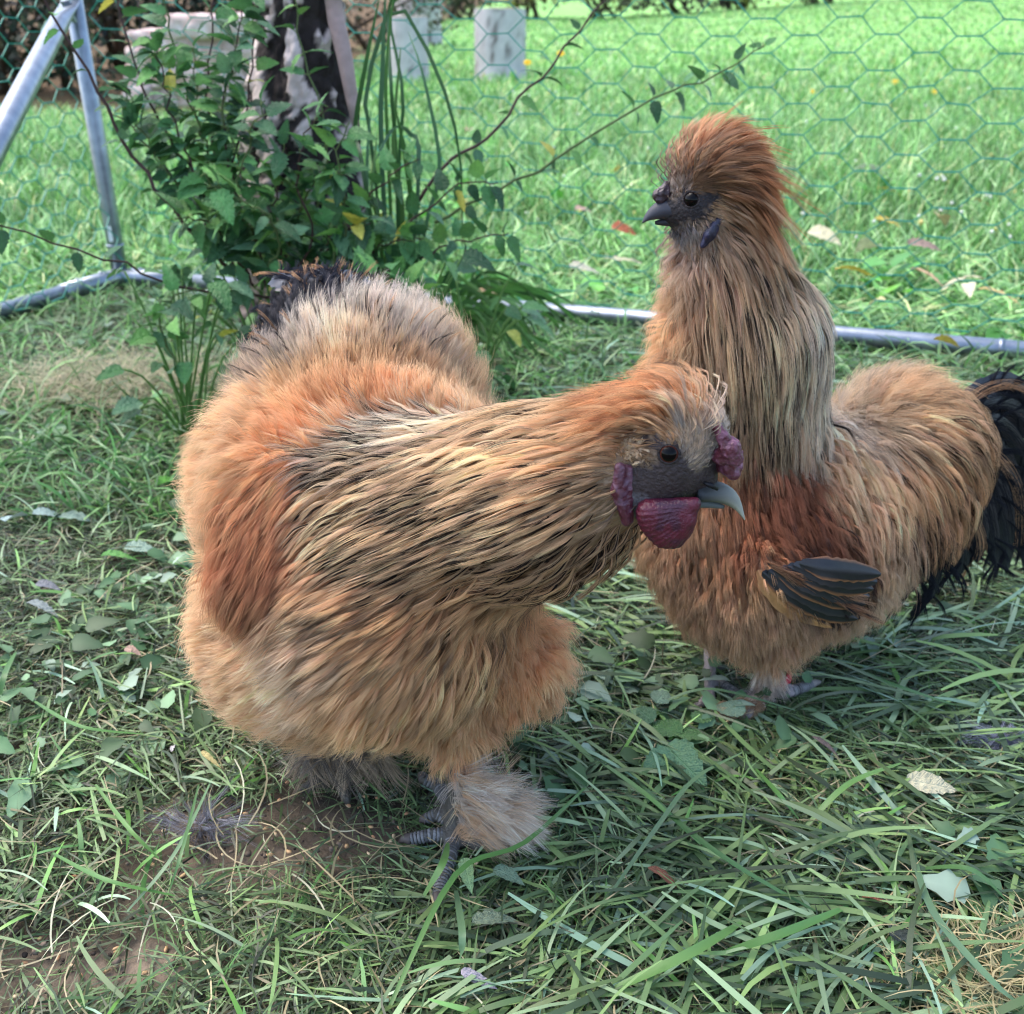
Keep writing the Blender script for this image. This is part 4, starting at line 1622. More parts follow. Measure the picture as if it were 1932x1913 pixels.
def lump_mesh(name, balls, mat, col, parent, h=.0009, k=.004, amp=.0007, fr=700, col2=None, post=None):
    """fleshy part from blended balls/capsules with a knobbly surface"""
    prims = [(np.asarray(a, float), np.asarray(b, float), r0, r1, k) for a, b, r0, r1 in balls]
    lo = np.min([np.minimum(p[0] - p[2], p[1] - p[3]) for p in prims], 0) - .004
    hi = np.max([np.maximum(p[0] + p[2], p[1] + p[3]) for p in prims], 0) + .004
    n = np.ceil((hi - lo) / h).astype(int) + 1
    X, Y, Z = np.meshgrid(*[lo[i] + np.arange(n[i]) * h for i in range(3)], indexing='ij')
    P = np.stack([X, Y, Z], -1)
    val = np.full(n, 1.0)
    for p in prims:
        d = prim_dist(P, p)
        hh = np.maximum(k - np.abs(val - d), 0) / k
        val = np.minimum(val, d) - hh * hh * k * .25
    if post is not None:
        val = post(P, val)
    nz = vnoise(P, fr, 5)
    val = val - amp * nz - amp * .5 * vnoise(P, fr * 2.1, 6)
    V, F = surface_nets(val, lo, h)
    c = np.broadcast_to(col, (len(V), 3)).copy()
    if col2 is not None:
        q = sstep(-.3, .6, vnoise(V, fr * .8, 5) + .4 * vnoise(V, fr * .2, 8))[:, None]
        c = c * (1 - q) + col2 * q
    return link(name, mesh_np(name, V, F, mat, True, c), parent)


def prim(x0, y0, Y0, r0, x1=None, y1=None, Y1=None, r1=None, k=.03):
    a = W(x0, y0, Y0)
    if x1 is None:
        return (a, a, m_of(r0, a), m_of(r0, a), k)
    b = W(x1, y1, Y1)
    return (a, b, m_of(r0, a), m_of(r1, b), k)


# colours of the plumage (hair scatters light several times, which deepens a colour: these are the single-strand values)
_srgb = srgb


def plm(r, g, b):
    c = _srgb(r, g, b)
    l = float(c @ np.array([.3, .6, .1]))
    e = .62 + .35 * (1 - min(1, l / .12))
    c = c ** e * .96
    l = float(c @ np.array([.3, .6, .1]))
    return np.clip(l + (c - l) * .9, .003, .9)


srgb = plm
BUFF, PALE, CREAM = srgb(224, 164, 100), srgb(234, 184, 126), srgb(228, 200, 166)
ORNG, RUST, RUFO = srgb(222, 142, 76), srgb(182, 96, 44), srgb(176, 92, 48)
STRAW, GOLD, BRWN = srgb(230, 180, 122), srgb(214, 148, 84), srgb(160, 106, 60)
GREY, DARK, BLCK = srgb(166, 154, 146), srgb(74, 70, 74), srgb(36, 38, 46)
srgb = _srgb
FACE = srgb(60, 50, 50)
SHANK = srgb(96, 92, 84)

# ------------------------------------------------------------------ front rooster
foot = G(858, 1592)
fz = np.array([0, 0, .008])
ank = foot + np.array([0.002, .012, .022])


def toe(name_pts, r0, r1):
    out = []
    for i in range(len(name_pts) - 1):
        f0, f1 = i / (len(name_pts) - 1), (i + 1) / (len(name_pts) - 1)
        out.append((name_pts[i], name_pts[i + 1], r0 + (r1 - r0) * f0, r0 + (r1 - r0) * f1, .003))
    return out


front_prims = [
    prim(700, 1000, .625, 268),
    prim(725, 1150, .575, 225),
    prim(575, 1190, .60, 165),
    prim(520, 900, .665, 125),
    prim(678, 768, .75, 203),
    prim(600, 630, .81, 90),
    prim(960, 1245, .60, 88, k=.015),
    prim(860, 1330, .575, 70, 868, 1400, .56, 34, k=.02),
    prim(500, 900, .575, 74, 466, 1120, .535, 46, k=.01),             # folded wing
    prim(830, 985, .56, 165, 1030, 940, .525, 132),
    prim(1030, 940, .525, 132, 1165, 885, .505, 88),
    prim(1165, 880, .505, 86, 1250, 845, .495, 62, k=.02),
    prim(1262, 840, .49, 66, k=.015),
    prim(1275, 800, .492, 52, 1330, 800, .492, 34, k=.02),
    prim(1270, 885, .488, 58, 1325, 905, .488, 30, k=.014),
    prim(1215, 905, .49, 50, k=.014),
]
zones = [''] * len(front_prims)
leg_p = [(W(868, 1400, .56), ank, .009, .0068, .006), (ank, foot + fz, .0068, .0075, .006)]
tA = toe([foot + fz, G(846, 1622, .009), G(833, 1660, .007), G(828, 1690, .006)], .0056, .0042)
tB = toe([foot + fz, G(815, 1575, .010), G(775, 1583, .007)], .0053, .004)
tC = toe([foot + fz + (0, .01, 0), G(825, 1535, .013), G(805, 1545, .008)], .005, .0038)
tD = toe([ank + (-.004, .004, -.004), G(825, 1480, .018), G(800, 1470, .022)], .0052, .004)
tE = toe([foot + fz, G(905, 1592, .009), G(955, 1592, .007)], .0062, .0045)
leg2a, leg2b = W(640, 1370, .60), G(640, 1440, .008)
leg_q = [(leg2a, leg2b, .011, .008, .006)] + toe([leg2b, G(600, 1475, .007), G(570, 1490, .006)], .006, .004) + toe([leg2b, G(650, 1490, .007), G(655, 1510, .006)], .006, .004)
legs = leg_p + tA + tB + tC + tD + tE + leg_q
front_prims += legs
zones += ['leg'] * len(legs)

#         x     y    dx   dy  len lift kind colA colB dark
FG = [
    # tail and rump, fanning away from the saddle
    (500, 620, -.5, -.9, 46, .4, 't', DARK, GREY, .9), (560, 585, -.25, -1, 36, .35, 't', BLCK, DARK, .9), (620, 570, 0, -1, 36, .35, 't', BLCK, DARK, .9),
    (700, 600, .2, -1, 60, .5, 'f', GREY, CREAM, .2), (760, 625, .35, -1, 62, .5, 'f', GREY, CREAM, .2), (820, 680, .6, -.8, 64, .5, 'f', GREY, PALE, .2),
    (600, 640, -.25, -1, 60, .4, 'f', CREAM, CREAM, .3), (680, 650, .05, -1, 60, .4, 'f', CREAM, PALE, .3), (540, 680, -.5, -.8, 60, .4, 'f', GREY, PALE, .35),
    (440, 700, -.8, -.6, 60, .5, 'f', GREY, BUFF, .7), (880, 760, .8, -.5, 62, .55, 'f', BUFF, PALE, .05), (850, 730, .7, -.7, 62, .5, 'f', BUFF, PALE, .1),
    (640, 730, -.1, -1, 62, .4, 'f', BRWN, BUFF, .1), (740, 720, .2, -1, 62, .4, 'f', BRWN, BUFF, .1), (560, 760, -.4, -.9, 62, .4, 'f', BUFF, BUFF, .1),
    (480, 780, -.8, -.5, 62, .45, 'f', BUFF, PALE, .1), (420, 800, -1, -.2, 60, .5, 'f', BUFF, PALE, .1),
    (620, 790, -.25, -1, 60, .35, 'f', ORNG, ORNG, .02), (720, 785, .1, -1, 60, .35, 'f', ORNG, ORNG, .02), (820, 775, .4, -.9, 60, .4, 'f', ORNG, PALE, .02),
    (540, 830, -.7, -.5, 60, .35, 'f', ORNG, ORNG, .0), (450, 880, -1, -.05, 60, .45, 'f', BUFF, PALE, .0), (405, 900, -1, 0, 58, .5, 'f', BUFF, PALE, .0),
    (400, 980, -1, .05, 56, .5, 'f', BUFF, PALE, 0),
    # folded wing
    (500, 900, -.5, .6, 70, .25, 'w', ORNG, ORNG, 0), (470, 960, -.35, .9, 74, .25, 'w', RUFO, ORNG, 0), (520, 980, -.5, .8, 72, .25, 'w', ORNG, RUFO, 0),
    (455, 1040, -.2, 1, 76, .22, 'w', RUFO, RUFO, 0), (500, 1060, -.35, .9, 76, .22, 'w', RUFO, RUFO, 0), (465, 1110, -.15, 1, 80, .18, 'w', RUFO, BRWN, .1),
    (495, 1130, -.3, 1, 78, .18, 'w', RUFO, BRWN, .15), (540, 1060, -.6, .8, 70, .25, 'w', ORNG, RUFO, 0),
    # flank and breast
    (395, 1150, -1, .1, 52, .55, 'f', PALE, PALE, 0), (395, 1240, -1, .25, 52, .55, 'f', PALE, PALE, 0), (440, 1230, -.9, .2, 52, .45, 'f', PALE, PALE, 0),
    (430, 1310, -.8, .6, 52, .5, 'f', BUFF, PALE, 0), (500, 1360, -.4, .9, 52, .45, 'f', BUFF, BUFF, 0), (590, 1370, -.3, 1, 54, .4, 'f', BRWN, BUFF, .1),
    (500, 1230, -.8, .4, 54, .4, 'f', PALE, PALE, 0), (560, 1260, -.8, .5, 64, .35, 'f', PALE, CREAM, .05), (610, 1230, -.8, .45, 80, .28, 'g', PALE, CREAM, .1),
    (560, 1180, -.9, .1, 60, .4, 'f', PALE, PALE, .05), (600, 1140, -.9, .05, 74, .28, 'g', BUFF, STRAW, .6), (660, 1170, -.85, .2, 66, .25, 'g', BUFF, BUFF, .3),
    (750, 1150, -.8, .35, 70, .22, 'g', BRWN, ORNG, .2), (840, 1140, -.7, .55, 72, .22, 'g', BRWN, GOLD, .3), (700, 1240, -.7, .55, 70, .25, 'g', BUFF, BUFF, .05),
    (640, 1310, -.55, .8, 62, .3, 'f', BUFF, BUFF, 0), (720, 1330, -.4, .9, 64, .3, 'g', BUFF, BUFF, .05), (800, 1250, -.5, .8, 70, .25, 'g', BUFF, GOLD, .05),
    (780, 1350, -.2, 1, 64, .3, 'g', BRWN, BUFF, 0), (880, 1210, -.35, .95, 72, .22, 'g', BRWN, GOLD, .1), (860, 1300, -.1, 1, 66, .28, 'g', BUFF, BUFF, 0),
    (850, 1370, .05, 1, 50, .3, 'f', BUFF, BUFF, 0), (910, 1130, -.5, .85, 74, .2, 'g', BRWN, GOLD, .3), (690, 1390, -.1, 1, 54, .35, 'f', BRWN, BUFF, 0),
    # far thigh
    (960, 1210, .05, 1, 54, .4, 'f', BRWN, ORNG, 0), (1000, 1240, .2, 1, 52, .4, 'f', ORNG, ORNG, 0), (940, 1300, 0, 1, 52, .35, 'f', BRWN, ORNG, 0),
    (1035, 1230, .8, .5, 50, .5, 'f', ORNG, PALE, 0), (1020, 1300, .5, .9, 50, .45, 'f', ORNG, PALE, 0), (960, 1330, .1, 1, 48, .35, 'f', ORNG, BUFF, 0),
    # hackle cape
    (1150, 830, -1, .05, 120, .10, 'h', GOLD, STRAW, .2), (1060, 805, -1, .04, 135, .10, 'h', STRAW, STRAW, .3), (950, 820, -1, .05, 140, .10, 'h', STRAW, STRAW, .4),
    (850, 825, -1, .04, 140, .12, 'h', STRAW, CREAM, .4), (750, 830, -1, .0, 130, .14, 'h', STRAW, CREAM, .45), (680, 850, -1, -.05, 120, .16, 'h', STRAW, CREAM, .55),
    (1130, 900, -1, .2, 125, .10, 'h', GOLD, STRAW, .2), (1020, 890, -1, .14, 135, .10, 'h', GOLD, STRAW, .3), (900, 900, -1, .2, 140, .10, 'h', STRAW, STRAW, .5),
    (790, 910, -1, .25, 130, .12, 'h', STRAW, STRAW, .55), (690, 930, -1, .3, 120, .14, 'h', STRAW, STRAW, .5),
    (1150, 960, -.7, .7, 110, .10, 'h', GOLD, STRAW, .4), (1060, 970, -.9, .45, 130, .10, 'h', GOLD, STRAW, .4), (940, 990, -.95, .4, 135, .10, 'h', STRAW, STRAW, .5),
    (820, 1000, -.9, .4, 130, .12, 'h', GOLD, STRAW, .55), (700, 1010, -.9, .45, 115, .14, 'h', STRAW, STRAW, .5), (620, 980, -.85, .5, 90, .2, 'h', STRAW, STRAW, .4),
    (1150, 1010, -.4, .95, 95, .12, 'h', BRWN, GOLD, .75), (1080, 1050, -.65, .8, 110, .12, 'h', BRWN, GOLD, .65), (980, 1080, -.75, .7, 110, .12, 'h', BRWN, GOLD, .5),
    (860, 1080, -.85, .5, 110, .12, 'h', GOLD, GOLD, .45), (740, 1080, -.9, .35, 105, .14, 'h', GOLD, STRAW, .45), (1050, 1110, -.5, .9, 90, .14, 'h', BRWN, GOLD, .5),
    # head
    (1180, 800, -1, .25, 120, .12, 'c', RUST, ORNG, .05), (1220, 775, -1, .12, 130, .2, 'c', RUST, ORNG, .1), (1262, 752, -.95, -.1, 135, .28, 'c', ORNG, RUST, .1),
    (1300, 752, -.75, -.6, 110, .4, 'c', ORNG, ORNG, .08), (1330, 768, -.7, -.75, 38, .2, 'c', STRAW, ORNG, .1), (1346, 785, -.5, -.9, 28, .15, 'e', GREY, STRAW, .05), (1352, 800, -.5, -.9, 20, .12, 'e', GREY, CREAM, .0), (1357, 815, -.45, -.9, 14, .12, 'e', GREY, CREAM, .0),
    (1325, 805, -.4, -1, 46, .22, 'c', GREY, STRAW, .1), (1285, 795, -.75, -.6, 95, .25, 'c', BRWN, STRAW, .15), (1235, 805, -1, -.05, 105, .18, 'c', BRWN, GOLD, .2),
    (1195, 830, -.95, .3, 80, .15, 'c', BRWN, GOLD, .1),
    (1315, 850, .1, -.8, 26, .3, 'e', GREY, STRAW, 0), (1300, 832, -.3, -.8, 30, .3, 'e', GREY, STRAW, 0), (1335, 855, -.1, -.8, 16, .25, 'e', GREY, CREAM, 0), (1320, 872, .15, -.8, 20, .3, 'e', STRAW, GREY, 0),
    (1262, 828, -.8, -.4, 20, .3, 'e', BRWN, GOLD, 0),
    (1187, 850, .1, -.6, 22, .5, 'e', GOLD, STRAW, 0), (1205, 862, .4, .1, 16, .5, 'e', GOLD, STRAW, 0),
    (1262, 858, 1, .2, 5, .3, 'b', FACE, FACE, 0), (1225, 840, 1, 0, 5, .3, 'b', FACE, FACE, 0), (1235, 890, -1, .1, 5, .3, 'b', FACE, FACE, 0), (1290, 900, 1, 0, 5, .3, 'b', FACE, FACE, 0),
    (1318, 897, 1, .2, 5, .3, 'b', FACE * 1.2, FACE, 0), (1215, 925, -1, .1, 6, .3, 'b', FACE, FACE, 0), (1270, 930, -1, .2, 8, .3, 'b', FACE, BRWN, 0), (1330, 915, 1, .2, 5, .3, 'b', FACE, FACE, 0),
    (1195, 895, -1, .1, 5, .3, 'b', FACE, FACE, 0), (1200, 950, -.2, 1, 20, .3, 'b', DARK, DARK, 0), (1345, 880, 1, .2, 5, .3, 'b', FACE, FACE, 0),
]
fr = Bird(front_prims, FG, zones, .003, foot * (1, 1, 0), 'fluffy buff rooster with purple comb and wattle, stooping and facing right')
fr.body({'leg': SHANK * .8})
fr.plumage('body_fluff', 'f', 21000, 24, .40, .26, False, .019, grav=.02, rad=.00016, tuftn=.24, flow_jit=.14, seedjit=.1)
fr.plumage('breast_plumage', 'g', 17000, 22, .10, .06, False, .014, grav=.025, follow=.45, rad=.00016, lmul=1.45, seedjit=.24, tuftn=.36, curl=.6, flow_jit=.13)
fr.plumage('wing_plumage', 'w', 36000, 18, .2, .1, False, .013, grav=.04, follow=.5, rad=.00016, tuftn=.3)
fr.plumage('tail_fluff', 't', 14000, 15, .2, .1, False, .012, rad=.00016)
fr.plumage('neck_hackle', 'h', 17000, 18, .05, .018, True, .013, follow=.5, flow_jit=.13, rad=.00016)
fr.plumage('head_crest', 'c', 70000, 12, .10, .06, False, .016, follow=.3, rad=.00015, tuftn=.15, flow_jit=.12, sig=.006, curl=.4, seedjit=.2)
fr.plumage('face_down', 'e', 150000, 6, .3, .15, False, .003, follow=.3, rad=.00012, sig=.003, tuftn=.1)
fr.plumage('face_bristles', 'b', 16000, 1, .3, .2, False, .0006, follow=.2, rad=.00008, sig=.003)


def off(p, n, d):
    return p + n * d


def beak(bird, base_t, base_b, tip, Y, wid, cols, low=None):
    """hooked upper bill and lower bill; pixels of the profile"""
    t = bird.root
    top = [W(x, y, Y) for x, y in base_t]
    bot = [W(x, y, Y) for x, y in base_b]
    n = 12
    a, b = spline(top, n), spline(bot, n)
    V, C = [], []
    m = 14
    dy = np.array([0, 1.0, 0])
    for i in range(n):
        f = i / (n - 1)
        c = (a[i] + b[i]) / 2
        hv = (a[i] - b[i]) / 2
        w = wid * (1 - f) ** .75 + .0006
        for k in range(m):
            an = 2 * math.pi * k / m
            cs, sn = math.cos(an), math.sin(an)
            V.append(c + hv * cs + dy * w * sn * (1 - .25 * max(0, cs)))
            q = f ** 1.5
            cc = cols[0] * (1 - q) + cols[1] * q
            C.append(cc * (1.0 if cs > -.3 else .8) + (cols[1] * .25 * f if cs < -.2 else 0))
    F = [(i * m + k, i * m + (k + 1) % m, (i + 1) * m + (k + 1) % m, (i + 1) * m + k) for i in range(n - 1) for k in range(m)]
    F += [tuple(range(m))[::-1], tuple((n - 1) * m + k for k in range(m))]
    mb = MB()
    mb.add(V, F, np.clip(C, 0, 1))
    return mb.build('beak', M_BEAK, t)


def eye(bird, x, y, r_px, iris, sink=.45):
    p, nn = bird.hit(x, y)
    r = m_of(r_px, p)
    c = p - nn * r * sink
    t = bird.root
    mb = MB()
    ax = norm(nn * .8 + norm(CAMP - p) * .35)
    u = norm(np.cross(ax, [0, 0, 1]))
    v = np.cross(ax, u)
    V, C, F = [], [], []
    n, m = 24, 14
    for j in range(m + 1):
        th = math.pi * j / m * .62
        for k in range(n):
            an = 2 * math.pi * k / n
            V.append(c + r * (ax * math.cos(th) + (u * math.cos(an) + v * math.sin(an)) * math.sin(th)))
            a = math.degrees(th)
            C.append(srgb(8, 7, 8) if a < 40 else iris * (.7 if a < 46 else 1) if a < 68 else srgb(14, 12, 14))
    F = [(j * n + k, j * n + (k + 1) % n, (j + 1) * n + (k + 1) % n, (j + 1) * n + k) for j in range(m) for k in range(n)]
    mb.add(V, F, np.array(C))
    e = mb.build('eye', M_EYE, t)
    # lids: a beaded ring
    mb = MB()
    ring = [c + ax * r * .52 + (u * math.cos(a) * 1.0 + v * math.sin(a) * .92) * r * .93 for a in np.linspace(0, 2 * math.pi, 33)]
    mb.tube(ring, [r * (.13 + .03 * (i % 2)) for i in range(33)], 6, False, FACE * .55)
    mb.build('eyelid', M_SKIN, t)
    return c, r, ax


eye(fr, 1262, 857, 21, srgb(84, 44, 34), .6)
YB = fr.hit(1318, 925)[0][1] + .006
beak(fr, [(1314, 906), (1352, 909), (1378, 918), (1396, 940), (1406, 979)], [(1312, 942), (1342, 944), (1364, 949), (1386, 961), (1404, 981)], None, YB, .0085, (srgb(46, 50, 54), srgb(176, 176, 160)))
mb = MB()
pts = spline([W(1298, 946, YB), W(1332, 950, YB), W(1366, 956, YB)], 8)
mb.tube(pts, np.linspace(.0036, .001, 8), 10, c=srgb(96, 104, 104))
mb.build('lower_beak', M_BEAK, fr.root)
mb = MB()
pn = W(1338, 914, YB - .0085)
mb.tube([pn + (-.003, -.0002, .0012), pn + (.0005, -.0008, 0), pn + (.0045, 0, -.0028)], [.0008, .0016, .0008], 8, c=srgb(22, 22, 26))
mb.build('nostril', M_BEAK, fr.root)
PURP, BURG, LILA = srgb(98, 44, 56), srgb(112, 34, 56), srgb(136, 102, 142)
YC = .481


def B(x, y, Y, r, x1=None, y1=None, Y1=None, r1=None):
    a = W(x, y, Y)
    if x1 is None:
        return (a, a, m_of(r, a), m_of(r, a))
    b = W(x1, y1, Y1)
    return (a, b, m_of(r, a), m_of(r1, b))


lump_mesh('comb', [B(1354, 806, .478, 10), B(1364, 824, .475, 14), B(1378, 846, .474, 21), B(1360, 860, .478, 17), B(1387, 864, .475, 16), B(1372, 880, YC, 17), B(1384, 893, YC, 13), B(1392, 880, .484, 11), B(1358, 880, .488, 12)],
          M_COMB, PURP * .8, fr.root, h=.0006, k=.003, amp=.0005, fr=700, col2=srgb(120, 74, 92))
pw, nw = fr.hit(1250, 945)
Yw = pw[1] - .002


def wrinkle(P, val):
    c = W(1330, 945, Yw)
    d = np.sqrt(((P - c) ** 2).sum(-1))
    return val + .0002 * np.sin(np.arctan2(P[..., 2] - c[2], P[..., 0] - c[0]) * 64) * sstep(0, .02, d)


def flat_lobe(poly_fn, Yv):
    return None


lump_mesh('wattle', [B(1222, 960, Yw, 18, 1310, 950, Yw - .002, 13), B(1225, 975, Yw, 22, 1296, 978, Yw - .002, 19), B(1235, 995, Yw, 22, 1285, 1000, Yw - .001, 20), B(1252, 1015, Yw, 20, 1270, 1018, Yw, 18)],
          M_COMB, BURG * .6, fr.root, h=.0007, k=.006, amp=.00012, fr=300, col2=srgb(66, 24, 44), post=wrinkle)
pe, ne = fr.hit(1178, 925)
Ye = pe[1] - .001
lump_mesh('earlobe', [B(1170, 882, Ye, 10, 1166, 925, Ye, 13), B(1166, 925, Ye, 13, 1182, 985, Ye, 9), B(1187, 885, Ye + .002, 8, 1190, 980, Ye + .001, 6)],
          M_COMB, srgb(84, 36, 48), fr.root, h=.0008, k=.003, amp=.0004, fr=500, col2=srgb(108, 76, 92))
# claws
for a, b in ((G(828, 1690, .006), G(824, 1722, .002)), (G(775, 1583, .007), G(752, 1590, .003)), (G(805, 1545, .008), G(792, 1552, .004)), (G(800, 1470, .022), G(790, 1463, .018))):
    mb = MB()
    mid = (a + b) / 2 + (0, 0, .002)
    mb.tube(spline([a, mid, b], 7), [.0042, .004, .0036, .003, .0023, .0015, .0005], 8, c=srgb(92, 84, 80))
    mb.build('claw', M_BEAK, fr.root)
# scutes: raised bands across the toes
def scutes(bird, chains):
    mb = MB()
    for ch in chains:
        for a, b, r0, r1, _ in ch:
            L = np.linalg.norm(b - a)
            d = (b - a) / L
            n = max(2, int(L / .0023))
            for i in range(n):
                f = (i + .5) / n
                c = a + (b - a) * f
                r = r0 + (r1 - r0) * f
                mb.tube([c - d * .0009, c, c + d * .0009], [r * .98, r + .0004, r * .98], 10, False, srgb(128, 128, 128) * RNG.uniform(.45, 1.25))
    o = mb.build('toe_scales', M_SKIN, bird.root)
    o['kind'] = 'stuff'


scutes(fr, [tA, tB, tC, tD])
# feathering of the foot: outer side, and hanging tufts of the other foot
ft = []
for i in range(150):
    f = U(0, 1)
    s = ank + (W(868, 1420, .555) - ank) * f
    s = s + np.array([U(-.006, .008), U(-.004, .006), 0])
    e = s + np.array([U(-.006, .022), U(-.012, .004), -U(.018, .034)])
    ft.append(([s, (s + e) / 2 + np.array([U(-.002, .006), -.004, 0]), e], .004, BRWN * .9, GREY * 1.1))
for i in range(620):
    a = U(0, 1) ** .8
    s = foot + fz + np.array([-.002 + .040 * a, U(-.006, .022), U(.002, .052) * (1 - .55 * a)])
    an = RNG.normal(-.25, .75)
    ln = U(.016, .042)
    d = np.array([math.cos(an), U(-.9, .3), math.sin(an) - .15 * a])
    e = s + norm(d) * ln + np.array([0, 0, -.004])
    e[2] = max(e[2], U(.004, .012))
    lower = s[2] < .022
    c = (plm(232, 178, 124), plm(236, 212, 186), plm(208, 188, 168))[RNG.choice(3, p=(.6, .3, .1) if lower else (.3, .4, .3))]
    ft.append(([s, (s + e) / 2 + np.array([0, -.003, U(.0, .007)]), e], .006, c * .85, c * 1.05))
tuft(ft, 'foot_feathering', fr.root, 13, None, rad=.00015)
ft = []
for i in range(150):
    s = W(U(570, 730), U(1380, 1420), U(.57, .60))
    e = s + np.array([U(-.03, .03), U(-.02, .012), -U(.012, .046)])
    c = (plm(150, 122, 92), plm(190, 160, 122), plm(96, 86, 76))[RNG.integers(3)]
    ft.append(([s, (s + e) / 2 + np.array([0, -.006, 0]), e], .005, c * .8, c * 1.1))
tuft(ft, 'foot_feathering', fr.root, 12, None, rad=.0002)
# loose locks: crest strands, ear tuft, dark rump streaks
lk = []
for i in range(70):
    f = U(0, 1)
    f = f * .8
    s0 = fr.hit(1190 + 130 * f + U(-10, 10), 800 - 38 * math.sin(math.pi * min(1, f * 1.1)) + U(-6, 30))[0]
    dx, dy = -1 + 1.0 * f ** 2, -.05 - .75 * f ** 1.5
    ln = m_of(U(70, 150) * (1 - .35 * f), s0)
    d = norm(dx * _RT - dy * _UP + RNG.normal(0, .12, 3) + np.array([0, -.12, 0]))
    e = s0 + d * ln + np.array([0, 0, -.004 * (1 - f)])
    mid = (s0 + e) / 2 + np.array([0, -.003, .007])
    ca, cb = ((RUST, ORNG), (ORNG, GOLD), (BRWN, RUST))[RNG.integers(3)] if f < .75 else (GREY, STRAW)
    lk.append(([s0, mid, e], .0022, ca, cb))
tuft(lk, 'crest_locks', fr.root, 12, None, rad=.00013)
lk = []
for i in range(90):
    x, y = 1187 + RNG.normal(0, 12), 850 + RNG.normal(0, 12)
    s0 = fr.hit(x, y)[0]
    e = s0 + norm(U(-.5, .9) * _RT + U(-.5, .8) * _UP - _FW * .8) * m_of(U(12, 22), s0)
    lk.append(([s0 - _FW * .001, (s0 + e) / 2 - _FW * .002, e - _FW * .002], .0009, STRAW, CREAM))
tuft(lk, 'ear_tuft', fr.root, 12, None, rad=.00013)
lk = []
for i in range(46):
    x, y = U(430, 860), U(590, 720)
    a = (x - 670) / 230
    s0 = fr.hit(x, y)[0] - _FW * .006
    d = norm(a * 1.0 * _RT + (1.0 - .3 * abs(a)) * _UP - _FW * .25)
    e = s0 + d * m_of(U(50, 85), s0)
    lk.append(([s0, (s0 + e) / 2 + np.array([0, -.005, .002]), e + np.array([0, 0, -.006])], .0016, srgb(56, 50, 50), srgb(48, 44, 46) if U() < .7 else ORNG))
tuft(lk, 'rump_streaks', fr.root, 9, None, rad=.00014)
# short dark tail feathers
tf = []
for i, (x0, y0, x1, y1, x2, y2) in enumerate(((600, 620, 565, 545, 525, 520), (610, 610, 590, 545, 560, 522), (620, 605, 615, 535, 590, 512), (630, 605, 640, 540, 625, 512), (640, 608, 665, 550, 655, 520), (645, 615, 690, 565, 690, 540), (590, 640, 535, 590, 505, 585), (585, 655, 515, 620, 480, 640))):
    V, F, C = vane([W(x0, y0, .79), W(x1, y1 - 8, .815), W(x2, y2 - 6, .845)], .034, srgb(40, 46, 60), srgb(52, 58, 72), np.array([.1, -.5, .9]), seed=i)
    mb = MB()
    mb.add(V, F, C)
    mb.build('tail_feather', M_VANE, fr.root)
    sp = spline([W(x0, y0, .79), W(x1, y1 - 8, .815), W(x2, y2 - 6, .845)], 12)
    for j in range(34):
        kk = U(2, 10.5)
        s0 = np.array([np.interp(kk, np.arange(12), sp[:, a]) for a in range(3)])
        td = norm(sp[min(11, int(kk) + 1)] - sp[int(kk)])
        sv = norm(np.cross(td, [.1, -.5, .9])) * (1 if j % 2 else -1)
        e = s0 + td * U(.012, .026) + sv * U(.008, .018) + np.array([0, U(-.008, .002), U(-.004, .006)])
        tf.append(([s0, s0 + (e - s0) * .5 + sv * .003 + np.array([0, -.003, .003]), e], .0022, srgb(34, 38, 50), srgb(40, 44, 56) if U() < .75 else ORNG))
tuft(tf, 'tail_fringe', fr.root, 8, None, rad=.0002)
#@@PART5
# ------------------------------------------------------------------ rear rooster
rfoot = G(1442, 1318)
rank = rfoot + np.array([.004, .006, .02])
rear_prims = [
    prim(1490, 1000, .745, 168),
    prim(1450, 1070, .715, 126),
    prim(1335, 985, .735, 122),
    prim(1400, 1105, .71, 95),
    prim(1695, 855, .80, 128),
    prim(1690, 980, .775, 84),
    prim(1590, 1078, .73, 66),
    prim(1440, 1145, .70, 60, 1450, 1215, .695, 22, k=.02),
    prim(1412, 800, .745, 128, 1414, 640, .74, 108),
    prim(1308, 760, .745, 88, 1308, 640, .745, 38),
    prim(1412, 640, .74, 104, 1376, 500, .735, 60),
    prim(1376, 500, .735, 60, 1342, 405, .728, 48),
    prim(1325, 375, .725, 58, k=.015),
    prim(1355, 322, .727, 50, k=.02),
    prim(1300, 392, .722, 42, 1268, 396, .722, 24, k=.014),
    prim(1314, 425, .724, 28, k=.014),
    prim(1445, 1075, .665, 34, 1580, 1120, .668, 28, k=.012),          # folded wing
]
rz = [''] * len(rear_prims)
z8 = np.array([0, 0, .008])
rtA = toe([rfoot + z8, G(1410, 1345, .009), G(1375, 1345, .007)], .0056, .0042)
rtB = toe([rfoot + z8, G(1400, 1318, .008), G(1362, 1290, .007)], .0058, .004)
rtC = toe([rank, G(1490, 1305, .012), G(1530, 1292, .009)], .0056, .0042)
l2 = W(1340, 1225, .74)
l2g = G(1338, 1316, .006)
rl2 = [(l2, l2g, .0062, .005, .005)] + toe([l2g, G(1355, 1345, .005)], .0045, .0035) + toe([l2g, G(1310, 1335, .005)], .0045, .0035)
rl = [(W(1450, 1262, .695), rank, .009, .0078, .006), (rank, rfoot + z8, .0078, .008, .006)] + rtA + rtB + rtC + rl2
rear_prims += rl
rz += ['leg'] * len(rl)
RB, RBD = plm(206, 150, 100), plm(170, 116, 74)
RRED = plm(132, 66, 38)
FACE2 = srgb(36, 32, 36)
